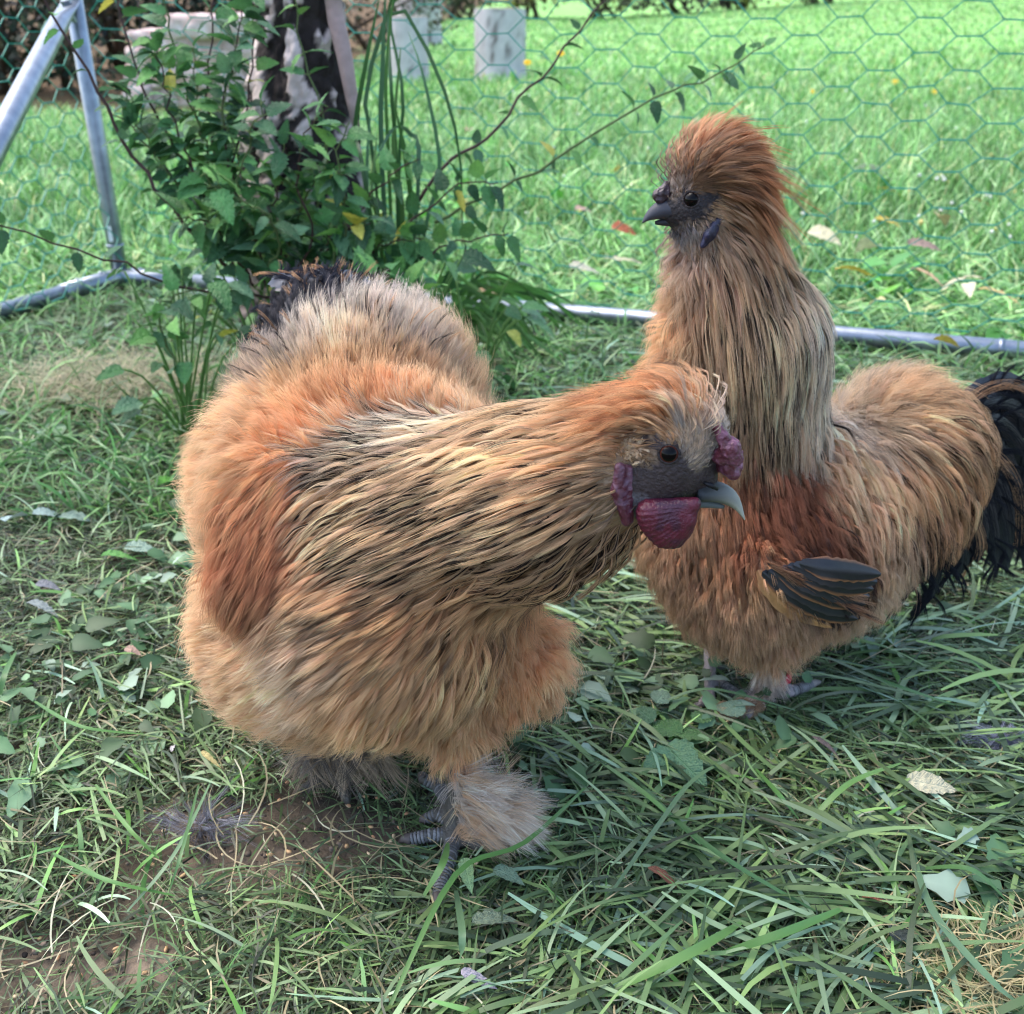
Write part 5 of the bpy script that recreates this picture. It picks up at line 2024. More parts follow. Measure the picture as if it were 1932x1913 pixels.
RG = [
    # crest
    (1298, 308, .45, -.9, 50, .45, 'c', RBD, RB, .1), (1330, 290, .75, -.75, 70, .42, 'c', RUST * .9, RB, .1), (1370, 290, 1, -.3, 82, .36, 'c', RUST * .8, RUST, .15),
    (1395, 312, .95, .35, 92, .3, 'c', BRWN, RUST, .25), (1402, 350, .75, .75, 110, .2, 'c', RUST * .6, RUST * .8, .2), (1385, 385, .65, .85, 105, .14, 'c', BRWN * .7, RUST * .8, .3),
    (1330, 328, .85, -.4, 72, .3, 'c', BRWN * .6, RBD * .9, .4), (1285, 332, .2, -1, 42, .35, 'c', GREY * .4, RBD * .8, .3), (1360, 338, .98, .2, 90, .24, 'c', BRWN * .5, RUST * .8, .6), (1375, 362, .9, .5, 100, .18, 'c', BRWN * .5, RUST * .7, .5),
    (1280, 358, .2, -.8, 22, .35, 'e', BRWN * .6, GREY * .7, 0), (1325, 354, .9, -.1, 36, .3, 'e', BRWN * .5, RBD * .5, .4), (1268, 372, .1, -1, 12, .3, 'e', srgb(100, 90, 74), GREY * .7, 0),
    # face
    (1300, 378, 1, .2, 5, .3, 'b', FACE2, FACE2, 0), (1275, 400, 1, .2, 5, .3, 'b', FACE2, FACE2, 0), (1300, 405, 1, .2, 5, .3, 'b', FACE2, FACE2, 0), (1325, 400, 1, .2, 5, .3, 'b', FACE2, FACE2, 0),
    (1262, 390, 1, .2, 5, .3, 'b', FACE2, FACE2, 0), (1335, 385, 1, .2, 6, .3, 'b', FACE2, BRWN, 0), (1280, 420, 0, 1, 8, .3, 'b', FACE2, DARK, 0),
    (1352, 402, .5, -.2, 26, .4, 'e', RB, STRAW * .9, 0), (1330, 420, -.3, 1, 26, .4, 'e', RB, GREY, .1), (1298, 440, .05, 1, 26, .4, 'e', DARK, GREY, .3), (1318, 455, .1, 1, 26, .4, 'e', GREY, RB, .2),
    # breast front
    (1300, 500, -.05, 1, 36, .25, 'f', GREY, RB, .15), (1295, 560, -.1, 1, 42, .3, 'f', RB, PALE * .9, 0), (1280, 620, -.25, 1, 48, .35, 'f', RB, BUFF, 0), (1235, 690, -.4, .9, 56, .4, 'f', BUFF, BUFF, 0),
    # hackle
    (1385, 430, .5, .9, 100, .15, 'h', RBD, RB, .1), (1430, 440, .7, .75, 100, .15, 'h', RB, STRAW * .9, .1), (1320, 490, -.1, 1, 105, .12, 'h', RBD, RB, .15),
    (1380, 500, .1, 1, 120, .12, 'h', RBD, STRAW * .85, .3), (1440, 510, .4, .9, 120, .12, 'h', RBD, STRAW * .9, .4), (1480, 540, .4, .9, 120, .15, 'h', STRAW, CREAM, .25),
    (1330, 580, -.03, 1, 130, .12, 'h', RBD, STRAW * .85, .45), (1400, 600, .08, 1, 135, .12, 'h', STRAW * .8, STRAW, .5), (1470, 620, .2, 1, 130, .14, 'h', STRAW * .85, STRAW, .5),
    (1515, 650, .2, 1, 125, .16, 'h', STRAW, CREAM, .4), (1330, 680, 0, 1, 120, .12, 'h', RBD, STRAW * .85, .5), (1400, 710, .08, 1, 130, .12, 'h', STRAW * .8, STRAW * .9, .5),
    (1470, 730, .12, 1, 125, .14, 'h', STRAW * .8, STRAW, .5), (1520, 760, .2, 1, 95, .16, 'h', STRAW, CREAM, .3), (1440, 800, .1, 1, 100, .16, 'h', RBD, STRAW, .4), (1390, 790, .0, 1, 100, .16, 'h', RBD, GOLD, .4),
    # shoulder, red brown
    (1430, 900, .1, 1, 66, .2, 'g', RRED, RRED * 1.3, .1), (1480, 940, .2, 1, 70, .2, 'g', RRED, RRED * 1.2, .1), (1400, 980, .1, 1, 66, .2, 'g', RRED, RUST, .05), (1540, 1010, .5, .9, 66, .2, 'g', RRED * .8, RRED, .2),
    (1460, 1020, .3, 1, 62, .2, 'g', RRED * .9, RRED * 1.2, .1), (1350, 960, 0, 1, 60, .25, 'g', RUST, RB, .05), (1355, 880, 0, 1, 60, .25, 'g', RUST, RB, .05), (1290, 960, -.1, 1, 56, .3, 'f', RBD, RB, 0), (1250, 900, -.2, 1, 54, .35, 'f', RB, BUFF, 0),
    (1340, 1040, .1, 1, 56, .25, 'g', RUST, RB, .05),
    (1420, 1030, .2, 1, 60, .2, 'g', RRED, RRED * 1.2, .1), (1500, 985, .4, .9, 66, .2, 'g', RRED * .8, RRED, .2), (1390, 920, .05, 1, 62, .22, 'g', RUST * .9, RRED * 1.3, .05), (1560, 1040, .5, .8, 60, .2, 'g', RRED * .7, RRED, .3),
    # belly
    (1230, 1010, -.25, 1, 50, .4, 'f', RB, RB, 0), (1260, 1090, -.1, 1, 50, .35, 'f', RBD, RB, 0), (1320, 1130, 0, 1, 50, .3, 'f', RBD, RB, 0), (1400, 1160, .05, 1, 52, .3, 'f', RBD, RB, 0),
    (1350, 1180, 0, 1, 40, .35, 'f', RBD, RB, 0), (1450, 1195, .05, 1, 38, .3, 'f', RBD, RB, 0), (1530, 1180, .15, 1, 42, .3, 'f', RBD, RB, 0), (1600, 1160, .3, 1, 46, .35, 'f', plm(190, 158, 116), RB, 0), (1660, 1110, .4, 1, 46, .35, 'f', plm(190, 158, 116), RB, 0),
    (1470, 1140, .1, 1, 46, .25, 'f', RBD, RB, 0),
    # wing front
    (1460, 1085, .5, .8, 40, .2, 'g', BUFF, BUFF, .0), (1560, 1115, .8, .4, 40, .2, 'g', BLCK, BLCK, .4),
    # saddle and rump
    (1610, 760, .3, -.4, 56, .35, 'f', GREY, PALE, .1), (1660, 725, .6, -.5, 62, .4, 'f', BUFF, PALE, .05), (1730, 720, .8, -.35, 64, .4, 'f', BUFF, BUFF, .05), (1790, 750, .9, .1, 64, .4, 'g', RB, BUFF, .2),
    (1600, 840, .2, .9, 64, .35, 'f', GREY, CREAM, .3), (1650, 815, .4, .8, 70, .35, 'f', GREY, CREAM, .2), (1710, 800, .75, .4, 80, .3, 's', CREAM, BUFF, .15), (1770, 810, .85, .5, 95, .25, 's', RB, BUFF, .25),
    (1590, 900, .0, 1, 80, .25, 's', RB, PALE, 0), (1650, 900, .2, 1, 100, .2, 's', RB, BUFF, .05), (1710, 880, .4, .95, 110, .2, 's', RB, ORNG, .1), (1770, 880, .6, .85, 110, .2, 's', RB, ORNG, .25), (1820, 850, .7, .8, 100, .25, 's', RBD, ORNG, .5),
    (1620, 990, .05, 1, 80, .2, 's', RBD, RB, .05), (1690, 980, .15, 1, 95, .2, 's', RBD, RB, .2), (1750, 960, .3, 1, 100, .2, 's', RBD, ORNG, .35), (1700, 1060, .2, 1, 60, .25, 'g', RBD, DARK, .5),
]
rr = Bird(rear_prims, RG, rz, .0034, rfoot * (1, 1, 0), 'upright brown and gold rooster with swept crest and black tail, standing behind')
rr.body({'leg': srgb(150, 140, 140)})
rr.plumage('body_fluff', 'f', 20000, 20, .38, .24, False, .018, grav=.02, rad=.00016, tuftn=.24, seedjit=.1)
rr.plumage('saddle_plumage', 'g', 19000, 20, .13, .06, False, .015, grav=.05, follow=.4, rad=.00016, seedjit=.22, curl=.6)
rr.plumage('saddle_hackle', 's', 18000, 18, .06, .03, True, .02, grav=.05, follow=.4, rad=.00016, flow_jit=.17, seedjit=.24)
rr.plumage('neck_hackle', 'h', 15000, 18, .052, .018, True, .011, follow=.45, flow_jit=.11, rad=.00016)
rr.plumage('head_crest', 'c', 70000, 11, .10, .05, False, .018, follow=.25, rad=.00018, flow_jit=.17, sig=.007, curl=.5, seedjit=.22, tuftn=.2)
rr.plumage('face_down', 'e', 90000, 8, .3, .2, False, .005, follow=.3, rad=.00015, sig=.004, tuftn=.15)
rr.plumage('face_bristles', 'b', 9000, 1, .3, .2, False, .0006, follow=.2, rad=.0001, sig=.003)
lk = []
for i in range(110):
    f = U(0, 1)
    s0 = rr.hit(1290 + 115 * f + U(-8, 8), 322 - 36 * math.sin(math.pi * f) + U(-8, 60) * (.4 + .6 * f))[0]
    an = math.radians(72 - 125 * f + RNG.normal(0, 13))
    ln = m_of(U(85, 175) * (.7 + .4 * f), s0)
    d = norm(math.cos(an) * _RT + math.sin(an) * _UP - _FW * U(-.3, .3))
    e = s0 + d * ln + np.array([.006 * f, 0, -.012 * f])
    ca, cb = ((RUST * .8, RUST), (RBD, RB), (BRWN * .7, RUST))[RNG.integers(3)]
    lk.append(([s0, (s0 + e) / 2 + np.array([0, 0, .006]), e], .0022, ca, cb))
tuft(lk, 'crest_locks', rr.root, 11, None, rad=.00015)
lk = []
for i in range(50):                       # long rust strands down the back of the neck
    s0 = rr.hit(U(1385, 1420), U(330, 400))[0]
    e = W(1468 + U(-24, 20), 395 + U(-60, 30), .735 + U(-.02, .02))
    lk.append(([s0, (s0 + e) / 2 + np.array([.006, -.002, .006]), e], .002, RUST * .8, RUST))
tuft(lk, 'crest_locks', rr.root, 11, None, rad=.00015)
eye(rr, 1303, 376, 17, srgb(30, 22, 22), .65)
YB2 = rr.hit(1262, 395)[0][1] + .007
beak(rr, [(1272, 372), (1248, 376), (1230, 388), (1217, 405), (1211, 420)], [(1268, 414), (1250, 414), (1238, 414), (1224, 416), (1213, 421)], None, YB2, .0085, (srgb(52, 54, 62), srgb(66, 68, 76)))
mb = MB()
mb.tube(spline([W(1275, 416, YB2), W(1255, 419, YB2), W(1236, 420, YB2)], 6), np.linspace(.0042, .0012, 6), 10, c=srgb(46, 46, 52))
mb.build('lower_beak', M_BEAK, rr.root)
DCOMB = srgb(40, 26, 30)
lump_mesh('comb', [B(1258, 350, .722, 9), B(1250, 360, .72, 10), B(1240, 368, .719, 10), B(1247, 377, .719, 10), B(1259, 366, .719, 10)], M_COMB, DCOMB, rr.root, h=.001, k=.003, amp=.0007, fr=520, col2=srgb(62, 46, 54))
Yr = rr.hit(1345, 440)[0][1] - .006
lump_mesh('earlobe', [B(1358, 412, Yr + .003, 7, 1340, 440, Yr + .003, 11), B(1340, 440, Yr + .003, 11, 1326, 464, Yr + .003, 6)], M_COMB, srgb(30, 28, 46), rr.root, h=.001, k=.003, amp=.0004, fr=450, col2=srgb(50, 50, 80))
lump_mesh('wattle', [B(1290, 432, YB2 - .003, 9, 1298, 452, YB2 - .003, 7)], M_COMB, srgb(44, 26, 36), rr.root, h=.001, k=.003, amp=.0004, fr=450)
scutes(rr, [rtB, rtC])
for a, b in ((G(1530, 1292, .009), G(1552, 1290, .004)), (G(1362, 1290, .007), G(1348, 1283, .003))):
    mb = MB()
    mb.tube(spline([a, (a + b) / 2 + (0, 0, .002), b], 6), [.004, .0036, .003, .0024, .0016, .0006], 8, c=srgb(150, 142, 136))
    mb.build('claw', M_BEAK, rr.root)
# red ring and leg feathering
mb = MB()
c = rank + (W(1450, 1262, .695) - rank) * .22 + np.array([.004, -.002, 0])
d = norm(W(1450, 1262, .695) - rank)
hx = norm(np.cross(d, [0, 1, 0]))
hy = np.cross(d, hx)
coil = [c + d * (-.006 + .012 * i / 60) + (hx * math.cos(i * .42) + hy * math.sin(i * .42)) * .0112 for i in range(61)]
mb.tube(coil, .0017, 6, c=srgb(176, 28, 52))
o = mb.build('leg_ring', M_COMB, rr.root)
ft = []
for i in range(260):
    f = U(-.15, 1)
    s = rank + (W(1450, 1235, .695) - rank) * f + np.array([U(-.009, .005), U(-.009, .0), 0])
    e = s + np.array([U(-.012, .012), U(-.016, -.002), -U(.010, .024)])
    e[2] = max(e[2], .006)
    cc = (plm(222, 196, 172), plm(200, 168, 140))[RNG.integers(2)]
    ft.append(([s, (s + e) / 2 + np.array([0, -.003, 0]), e], .003, cc * .85, cc))
for i in range(240):
    f = U(0, 1)
    s = G(1448 - 78 * f, 1330 + 14 * f, .012) + np.array([0, U(-.004, .006), U(-.004, .006)])
    e = s + np.array([-U(.004, .014), -U(.0, .010), -U(-.002, .008)])
    cc = plm(190, 134, 88) if U() < .7 else plm(216, 186, 158)
    ft.append(([s, (s + e) / 2 + np.array([0, 0, .003]), e], .0024, cc * .8, cc))
tuft(ft, 'foot_feathering', rr.root, 10, None, rad=.00015)
# black sickle feathers of the tail
tails = [((1790, 790, .83), (1850, 738, .86), (1910, 725, .88), (1985, 770, .90)), ((1800, 800, .83), (1870, 765, .86), (1930, 790, .88), (1980, 880, .89)),
         ((1800, 810, .83), (1880, 800, .85), (1935, 870, .87), (1955, 990, .87)), ((1805, 825, .82), (1875, 840, .84), (1915, 920, .85), (1925, 1050, .85)),
         ((1800, 840, .81), (1860, 880, .83), (1895, 970, .83), (1900, 1080, .83)), ((1795, 855, .80), (1845, 910, .81), (1870, 990, .81), (1880, 1070, .81)),
         ((1790, 870, .79), (1830, 930, .79), (1850, 1000, .79), (1845, 1060, .79)), ((1745, 950, .745), (1765, 1010, .735), (1768, 1070, .73), (1758, 1130, .73)),
         ((1725, 960, .74), (1738, 1020, .73), (1735, 1070, .725), (1722, 1115, .725)), ((1800, 795, .84), (1890, 760, .88), (1960, 800, .90), (2010, 900, .91)),
         ((1810, 850, .82), (1890, 900, .84), (1935, 980, .85), (1940, 1090, .85)), ((1790, 900, .78), (1815, 970, .78), (1820, 1040, .78), (1805, 1090, .78))]
fst = []
for i, pth in enumerate(tails):
    pts = [W(*q) for q in pth]
    V, F, C = vane(pts, (.020, .024, .018)[i % 3] if i < 7 or i > 8 else .014, srgb(22, 25, 32), srgb(30, 33, 40), np.array([.2, -1, .3]), n=24, cup=.15, seed=i, ragged=.05)
    mb = MB()
    mb.add(V, F, C)
    mb.build('tail_feather', M_VANE, rr.root)
    sp = spline(pts, 12)
    fst.append((list(pts), .020, srgb(26, 29, 36), srgb(30, 33, 40)))
    fst.append((list(pts), .020, srgb(26, 29, 36), srgb(30, 33, 40)))
    fst.append(([p + np.array([U(-.008, .008), -.008, U(-.006, .006)]) for p in pts], .008, RBD * .8, ORNG * .8) if i % 3 == 0 else (list(pts), .024, srgb(22, 25, 32), srgb(30, 33, 40)))
    for j in range(14):
        k = U(2, 10.9)
        s = np.array([np.interp(k, np.arange(12), sp[:, a]) for a in range(3)])
        tdir = norm(sp[min(11, int(k) + 1)] - sp[int(k)])
        sdv = norm(np.cross(tdir, [.2, -1, .3])) * (1 if j % 2 else -1)
        e = s + tdir * U(.02, .035) + sdv * U(.012, .022) + np.array([0, U(-.006, .003), 0])
        gold = U() < .07
        fst.append(([s, s + (e - s) * .5 + sdv * .003, e], .0025, srgb(30, 32, 40), ORNG * .9 if gold else srgb(34, 36, 44)))
tuft(fst, 'tail_fringe', rr.root, 26, None, rad=.0002)
# primaries showing under the shoulder: black with buff edges
for i in range(7):
    f = i / 6
    x0, y0 = 1438 + 70 * f, 1078 - 16 * f
    x1, y1 = 1600 + 44 * f, 1166 - 84 * f
    ya = .646 - .009 * f
    pts = [W(x0, y0, ya), W(x0 + (x1 - x0) * .4, y0 + (y1 - y0) * .52, ya - .006), W(x0 + (x1 - x0) * .75, y0 + (y1 - y0) * .86, ya - .003), W(x1 + 18, y1 + 2, ya + .004)]
    V, F, C = vane(pts, .0165, srgb(24, 27, 33) * (.75 + .4 * (i % 2)), srgb(132, 88, 54) if i % 2 == 0 else srgb(46, 42, 44), np.array([0, -1, .35]), n=18, cup=.12, seed=40 + i, ragged=.06)
    mb = MB()
    mb.add(V, F, C)
    mb.build('wing_feather', M_VANE, rr.root)
V, F, C = vane([W(1430, 1075, .650), W(1452, 1110, .645), W(1490, 1150, .645), W(1570, 1184, .655)], .012, srgb(170, 124, 80), srgb(176, 132, 90), np.array([0, -1, .3]), n=14, cup=.2, seed=77, ragged=.05)
mb = MB()
mb.add(V, F, C)
mb.build('wing_feather', M_VANE, rr.root)
wt = []
for i in range(95):
    f, g = U(0, 1) ** 1.3, U(0, .6)
    x, y = 1440 + 160 * f + 20 * g, 1058 + 55 * f + 50 * g * (.4 + f)
    s = W(x, y, .634 + .008 * f)
    e = W(x + U(40, 75), y + U(14, 42), .636 + .008 * f)
    c = (plm(44, 42, 46), plm(150, 96, 58), plm(120, 70, 40))[RNG.choice(3, p=(.34, .26, .4))]
    wt.append(([s, (s + e) / 2 + np.array([0, -.002, .001]), e], .0022, c, c))
tuft(wt, 'wing_fringe', rr.root, 10, None, rad=.00018)
#@@PART6
# ------------------------------------------------------------------ single leaves, feathers and flowers lying about
def fallen(x, y, size, col, label, kind='leaf', yaw=None, curl=.2, wide=.5, serr=.07, lift=.012, mat=None, z=None, seed=None, name='fallen_leaf', group=None, roll=0, fold=.2, lobes=0):
    p = G(x, y)
    g = float(terrain(p[0], p[1]))
    p = G(x, y, g + (lift if z is None else z))
    s = m_of(size, p)
    sd = int(abs(x * 7 + y)) if seed is None else seed
    me = leaf_mesh(name, col * .85, sd, serr, wide, fold + .12, curl + .12, mat or M_DRYV, 13, .95, lobes)
    s *= .86 if y > 690 else 1.2
    roll += RNG.normal(0, .28)
    o = link(name, me)
    yw = RNG.uniform(0, 6.283) if yaw is None else math.radians(yaw)
    o.matrix_basis = Matrix.Translation(p - np.array([math.cos(yw), math.sin(yw), 0]) * s * .5) @ Matrix.Rotation(yw, 4, 'Z') @ Matrix.Rotation(roll, 4, 'X') @ Matrix.Scale(s, 4)
    return tag(o, label, kind, group)


CR, TN, PK, RD, YL = srgb(214, 206, 170), srgb(188, 152, 110), srgb(196, 164, 146), srgb(142, 84, 62), srgb(214, 190, 92)
GRN, PGR, DGR = srgb(88, 128, 76), srgb(152, 176, 156), srgb(74, 82, 78)
LG_ = 'fallen leaves in the grass'
for a in [
    (1760, 1478, 118, CR, 'large cream serrated leaf lying flat on the right of the trampled grass', -8, .1, .42),
    (1672, 1690, 110, RD, 'curled reddish brown leaf near the lower right corner', 5, .5, .35),
    (1262, 1652, 100, srgb(150, 100, 76), 'brown leaf half hidden under long blades below the rear rooster', -28, .3, .3),
    (1700, 1752, 74, DGR, 'dark grey dead leaf below the curled reddish leaf', 60, .2, .7),
    (1175, 428, 44, srgb(168, 96, 70), 'small reddish brown leaf in the lawn left of the rear rooster beak', -45, .2, .4),
    (1104, 393, 36, PK, 'pinkish leaf in the lawn left of the small reddish brown leaf', 20, .2, .5),
    (1160, 316, 40, YL, 'yellowish leaf in the lawn level with the rear rooster forehead', 80, .3, .5),
    (1556, 440, 56, CR, 'cream leaf just right of the rear rooster neck behind the wire', -40, .2, .6),
    (1640, 456, 46, srgb(222, 214, 182), 'pale crumpled leaf in the lawn, right of the cream leaf by the neck', 100, .4, .7),
    (1748, 458, 66, srgb(176, 146, 132), 'dull brownish pink leaf lying level in the right lawn', 8, .15, .35),
    (1780, 402, 46, srgb(204, 188, 140), 'upturned straw coloured leaf above the dull pink one', 50, .4, .55),
    (1862, 378, 56, srgb(222, 206, 150), 'cream yellow leaf near the right edge of the lawn', -30, .3, .4),
    (1680, 412, 52, YL, 'yellow tan leaf lying left of the upturned straw leaf', 10, .25, .3),
    (1756, 512, 62, srgb(206, 170, 134), 'tan and pink leaf above the pale leaf cluster', -32, .35, .42),
    (1800, 528, 48, CR, 'left leaflet of the pale fallen leaf cluster', 200, .2, .35),
    (1852, 522, 60, CR, 'upper leaflet of the pale fallen leaf cluster', 5, .1, .3),
    (1828, 540, 44, srgb(222, 216, 184), 'lower leaflet of the pale fallen leaf cluster', 250, .2, .5),
    (1890, 548, 66, srgb(214, 186, 128), 'long tan leaf at the right edge beside the pale cluster', -25, .2, .3),
    (1105, 502, 56, srgb(206, 200, 176), 'pale leaf beyond the base tube, left of the rear rooster breast', 15, .2, .5),
    (1176, 486, 66, CR, 'pale straw strip of leaf close behind the rear rooster throat', 10, .05, .16),
    (930, 548, 52, srgb(206, 176, 140), 'tan leaf behind the drooping grass clump', 30, .3, .5),
    (888, 243, 36, PK, 'pink leaf caught in the grass below the broad log', -15, .2, .5),
    (1648, 316, 60, srgb(226, 228, 216), 'whitish leaf patch high in the right lawn', 10, .25, .5),
    (1690, 356, 58, srgb(212, 206, 120), 'pale yellow leaf below the whitish patch', -10, .3, .4),
    (1785, 640, 40, YL, 'small yellow leaf just above the base tube on the right', 0, .2, .7),
    (1610, 500, 88, YL, 'long yellow blade shaped leaf right of the rear rooster neck', 35, .2, .16),
    (1648, 555, 74, srgb(210, 196, 150), 'thin bent straw coloured leaf above the right base tube', 100, .4, .14),
    (250, 1226, 40, PK, 'pinkish torn leaf left of the front rooster flank', -20, .2, .5),
    (268, 1032, 78, PGR, 'pale green leaf lying left of the front rooster wing', -2, .1, .5),
    (935, 1728, 110, srgb(128, 144, 118), 'torn grey green leaf below the feathered foot', 20, .2, .45),
    (880, 1645, 84, srgb(150, 182, 128), 'pale green wilted leaf at the feathered foot', -80, .2, .4),
    (960, 1648, 74, srgb(118, 142, 116), 'dull green leaf lying right of the wilted pale one', -20, .2, .5),
    (28, 972, 62, srgb(180, 202, 196), 'whitish green leaf underside at the left edge', 75, .15, .8),
    (90, 965, 64, srgb(172, 194, 182), 'whitish leaf underside just right of the left edge one', 20, .25, .6),
    (150, 972, 84, srgb(146, 168, 150), 'grey green leaf right of the two whitish undersides', 10, .2, .45),
    (90, 1102, 54, srgb(140, 142, 146), 'grey round leaf above a second grey leaf at the left', 0, .2, .6),
    (80, 1140, 80, srgb(150, 160, 156), 'grey folded leaf below the round grey one at the left', -15, .2, .35),
    (225, 1045, 78, srgb(108, 164, 88), 'fresh green lobed leaf between grass left of the wing', 12, .15, .55),
    (325, 900, 90, srgb(96, 160, 64), 'bright green dock leaf beside the front rooster flank', 62, .2, .5),
    (300, 860, 84, srgb(82, 132, 78), 'dark green dock leaf behind the bright one', 30, .2, .5),
    (395, 1428, 60, srgb(204, 188, 130), 'dry straw husk lying below the front rooster flank', -40, .3, .2),
    (325, 1400, 66, srgb(196, 190, 190), 'thin pale curled leaf on the dark soil at lower left', 105, .5, .16),
    (900, 1845, 84, srgb(176, 168, 176), 'silvery dead leaf near the bottom middle', -30, .3, .3),
    (1560, 1402, 70, srgb(120, 106, 100), 'grey brown leaf under blades right of the rear rooster foot', -40, .2, .3),
]:
    fallen(a[0], a[1], a[2], a[3], a[4], yaw=a[5], curl=a[6], wide=a[7], group=LG_, lift=.021 if a[1] > 690 else .07)

# weed with serrated leaves right of the front rooster's foot
t = empty('leafy_weed', G(1280, 1400), 'flattened weed with broad serrated leaves between the two roosters', 'plant', 'weeds round the birch foot')
for i, (x, y, s, yaw, c) in enumerate(((1250, 1370, 80, 150, GRN), (1320, 1385, 92, 5, GRN), (1290, 1440, 120, -62, srgb(110, 150, 112)), (1240, 1430, 70, 215, srgb(104, 146, 110)), (1330, 1350, 60, 30, GRN), (1375, 1335, 64, 160, srgb(140, 168, 140)), (1215, 1345, 60, 120, srgb(92, 128, 96)), (1250, 1310, 62, 60, srgb(120, 150, 124)))):
    p = G(x, y, .022)
    sz = m_of(s, p)
    me = leaf_mesh('leaf', c * .8, 60 + i, .08, .62, .15, .2, M_VEIN, 13)
    o = link('leaf', me, t)
    yw = math.radians(yaw)
    o.matrix_basis = Matrix.Translation(p - np.array([math.cos(yw), math.sin(yw), 0]) * sz * .5) @ Matrix.Rotation(yw, 4, 'Z') @ Matrix.Rotation(RNG.normal(0, .2), 4, 'X') @ Matrix.Scale(sz, 4)
mb = MB()
mb.tube(spline([G(1230, 1330, .008), G(1285, 1400, .018), G(1330, 1500, .01)], 8), [.0016] * 8, 6, c=srgb(104, 140, 84))
mb.build('stem', M_STEM, t)

# bigger single blades one can tell apart in the foreground
FB = [([(735, 1900), (860, 1650), (990, 1590), (1110, 1480)], 'lone bright blade crossing from the feathered foot to the upper right', .0075),
      ([(800, 1690), (835, 1630), (845, 1590)], 'flat bright blade lying over the long claw', .009),
      ([(1150, 1690), (1240, 1560), (1310, 1470), (1400, 1420)], 'long blade sloping up right of the feathered foot', .006),
      ([(1200, 1470), (1290, 1560), (1400, 1640), (1540, 1720)], 'long green blade sloping down to the right', .0075),
      ([(1360, 1800), (1480, 1760), (1600, 1710)], 'wide pale blade lying along the lower right', .011),
      ([(1150, 1870), (1300, 1800), (1400, 1740)], 'broad blue green blade at the bottom right of the middle', .012),
      ([(1720, 1600), (1760, 1720), (1870, 1850), (1932, 1900)], 'bent bright blade falling to the lower right corner', .009),
      ([(1730, 1640), (1830, 1640), (1900, 1700)], 'short bright blade joining the bent one', .008),
      ([(1425, 1450), (1470, 1500), (1510, 1550)], 'cut bright green blade stub in the right foreground', .007),
      ([(1130, 1435), (1220, 1500), (1330, 1600)], 'cut blade lying from the weed to the lower right', .007),
      ([(860, 1680), (872, 1760), (868, 1815)], 'short bright stub standing at the bottom middle', .008),
      ([(375, 1480), (345, 1600), (320, 1680)], 'thin blade standing over the grey down tuft', .004),
      ([(60, 1320), (150, 1370), (270, 1385)], 'pale blade lying across the grass at left', .006),
      ([(180, 1480), (240, 1560), (300, 1620)], 'grey green blade slanting over the bare soil', .005),
      ([(240, 1720), (330, 1610), (400, 1470)], 'long thin blade slanting up over the bare soil', .005),
      ([(0, 1320), (10, 1270), (30, 1230)], 'upright bright blade at the left edge', .009),
      ([(100, 1610), (200, 1660), (330, 1690)], 'light blade lying on the soil at lower left', .0055),
      ([(1520, 1560), (1600, 1480), (1700, 1440)], 'blue green blade pointing to the large cream leaf', .008),
      ([(1240, 1330), (1340, 1300), (1500, 1340)], 'blade lying under the rear rooster belly', .006),
      ([(1560, 1240), (1680, 1290), (1800, 1330)], 'wide blade running right below the rear rooster tail', .009)]
for i, (pp, lb, w) in enumerate(FB):
    n = len(pp)
    pts = [G(x, y, .016 + .016 * math.sin(math.pi * j / (n - 1))) for j, (x, y) in enumerate(pp)]
    V, F, C = ribbon(pts, w * .55, (srgb(96, 142, 76), srgb(110, 152, 84), srgb(106, 138, 100), srgb(84, 124, 72))[i % 4], fold=.18, n=16, tip=.35, ref=(0, 0, 1))
    o = link('grass_blade', mesh_np('grass_blade', V, F, M_BLADE, True, C))
    tag(o, lb, 'grass blade', 'single blades lying on the trampled grass')

# down feathers
def down(x, y, label, spread, n, cols, seed):
    t = empty('lost_feather', G(x, y), label, 'feather')
    ft = []
    r = np.random.default_rng(seed)
    for i in range(n):
        s = G(x + r.normal(0, spread * .25), y + r.normal(0, spread * .15), r.uniform(.004, .012))
        e = s + np.array([r.normal(0, 1) * spread * .0004, r.normal(0, 1) * spread * .0003, r.uniform(-.004, .008)])
        e[2] = max(.003, e[2])
        c = cols[r.integers(len(cols))]
        ft.append(([s, (s + e) / 2 + r.normal(0, .003, 3), e], .004, c, c))
    o = tuft(ft, 'barbs', t, 8, None, rad=.00014)
    mb = MB()
    a = G(x - spread * .3, y - spread * .2, .006)
    b = G(x + spread * .3, y + spread * .25, .006)
    mb.tube(spline([a, (a + b) / 2 + (0, 0, .004), b], 6), [.0005] * 6, 5, c=cols[0])
    mb.build('shaft', M_HAIR, t)


down(375, 1560, 'tuft of grey down lying on the bare soil at lower left', 62, 80, [srgb(168, 168, 176), srgb(150, 132, 112), srgb(120, 120, 128)], 1)
down(1900, 1400, 'ragged pale grey feather lying at the right edge', 50, 110, [srgb(206, 206, 222), srgb(176, 176, 196)], 2)
down(1404, 1543, 'small white fluff on the grass right of the middle', 14, 16, [srgb(226, 226, 226)], 3)

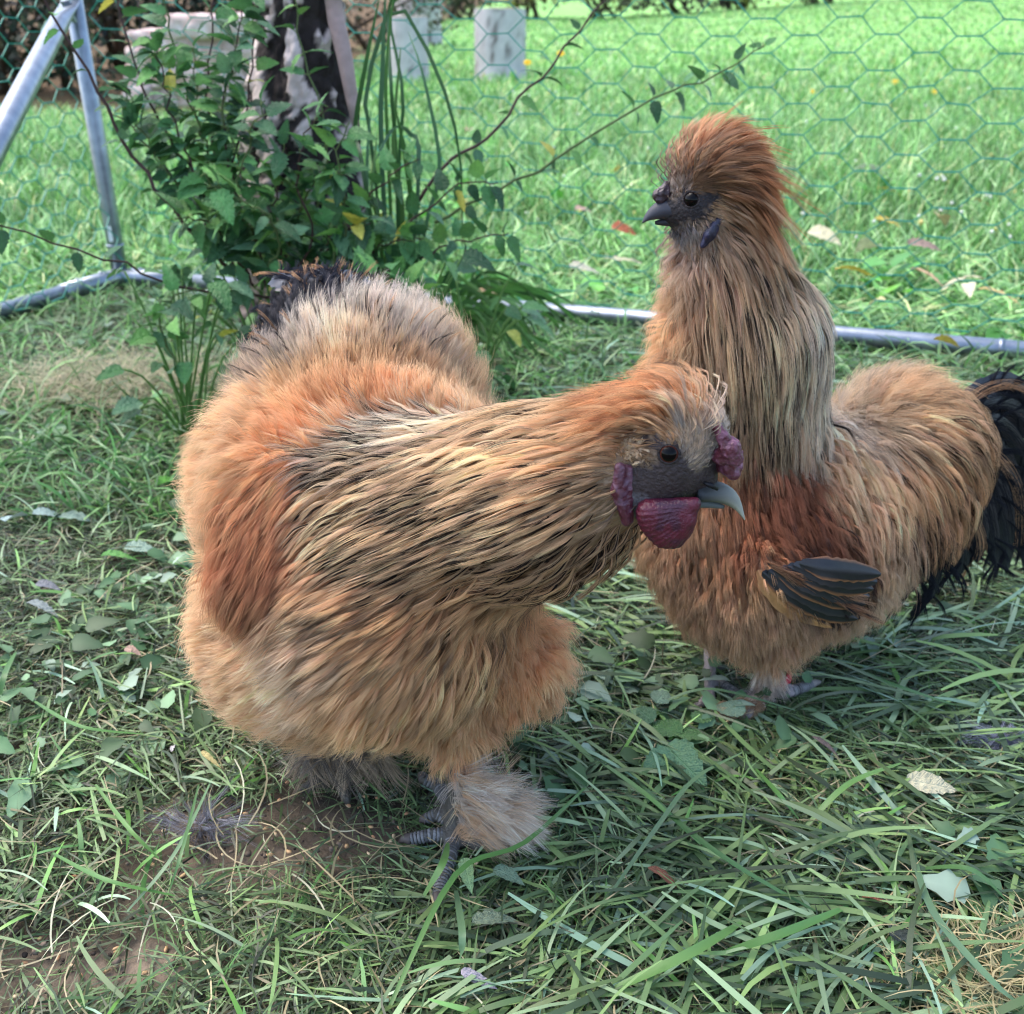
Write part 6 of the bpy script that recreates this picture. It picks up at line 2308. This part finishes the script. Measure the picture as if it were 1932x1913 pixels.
# yellow flowers of the lawn
for i, (x, y, lb, hgt) in enumerate(((995, 118, 'yellow flower by the right foot of the broad log', .20), (1058, 101, 'yellow flower touching the long bare branch', .24), (1685, 172, 'yellow flower high in the right lawn', .05), (1757, 190, 'small yellow flower right of the first one in the right lawn', .05), (1528, 186, 'tiny orange yellow flower above the crest of the rear rooster', .04))):
    Yf = 2.6 if i < 2 else None
    if Yf:
        p = W(x, y, Yf)
    else:
        p = G(x, y + 8)
        p[2] = float(terrain(p[0], p[1])) + hgt
    g = np.array([p[0], p[1], float(terrain(p[0], p[1]))])
    t = empty('yellow_flower', g, lb, 'flower', 'yellow flowers in the lawn')
    mb = MB()
    mb.tube(spline([g, (g + p) / 2 + (.004, 0, 0), p], 6), [.0013] * 6, 5, c=srgb(92, 140, 64))
    mb.build('stem', M_STEM, t)
    r = m_of(9 if i < 2 else 7, p)
    tocam = norm(CAMP - p) * .5 + np.array([0, 0, .7])
    ax = norm(tocam)
    u = norm(np.cross(ax, [1, 0, .2]))
    v = np.cross(ax, u)
    for k in range(9):
        a = 2 * math.pi * k / 9
        dr = u * math.cos(a) + v * math.sin(a)
        sd = -u * math.sin(a) + v * math.cos(a)
        mb = MB()
        mb.add([p, p + dr * r * .6 + sd * r * .28 + ax * r * .15, p + dr * r, p + dr * r * .6 - sd * r * .28 + ax * r * .15], [(0, 1, 2, 3)], srgb(236, 200, 40))
        mb.build('petal', M_LEAF, t)
    mb = MB()
    mb.tube([p, p + ax * r * .2], [r * .3, r * .15], 8, c=srgb(206, 150, 30))
    mb.build('centre', M_LEAF, t)

# white clover heads dotted in the lawn
vv, ff, cc2, o2 = [], [], [], 0
n = 260
Y = 2.2 + 9 * U(0, 1, n) ** 1.2
X = U(-.1, 1, n) * .55 * Y
for x, y in zip(X, Y):
    r = U(.004, .008)
    z = float(terrain(x, y)) + U(.03, .08)
    ring = [(x + r * math.cos(a), y + r * math.sin(a), z) for a in np.arange(6) / 6 * 6.283]
    vv += ring + [(x, y, z + r), (x, y, z - r)]
    ff += [(o2 + k, o2 + (k + 1) % 6, o2 + 6) for k in range(6)] + [(o2 + (k + 1) % 6, o2 + k, o2 + 7) for k in range(6)]
    cc2 += [srgb(232, 232, 222) if U() < .7 else srgb(222, 206, 130)] * 8
    o2 += 8
tag(link('clover_heads', mesh_np('clover_heads', np.array(vv), np.array(ff), M_LEAF, True, np.array(cc2))), 'small white clover heads and pale bits dotted over the lawn', kind='stuff')
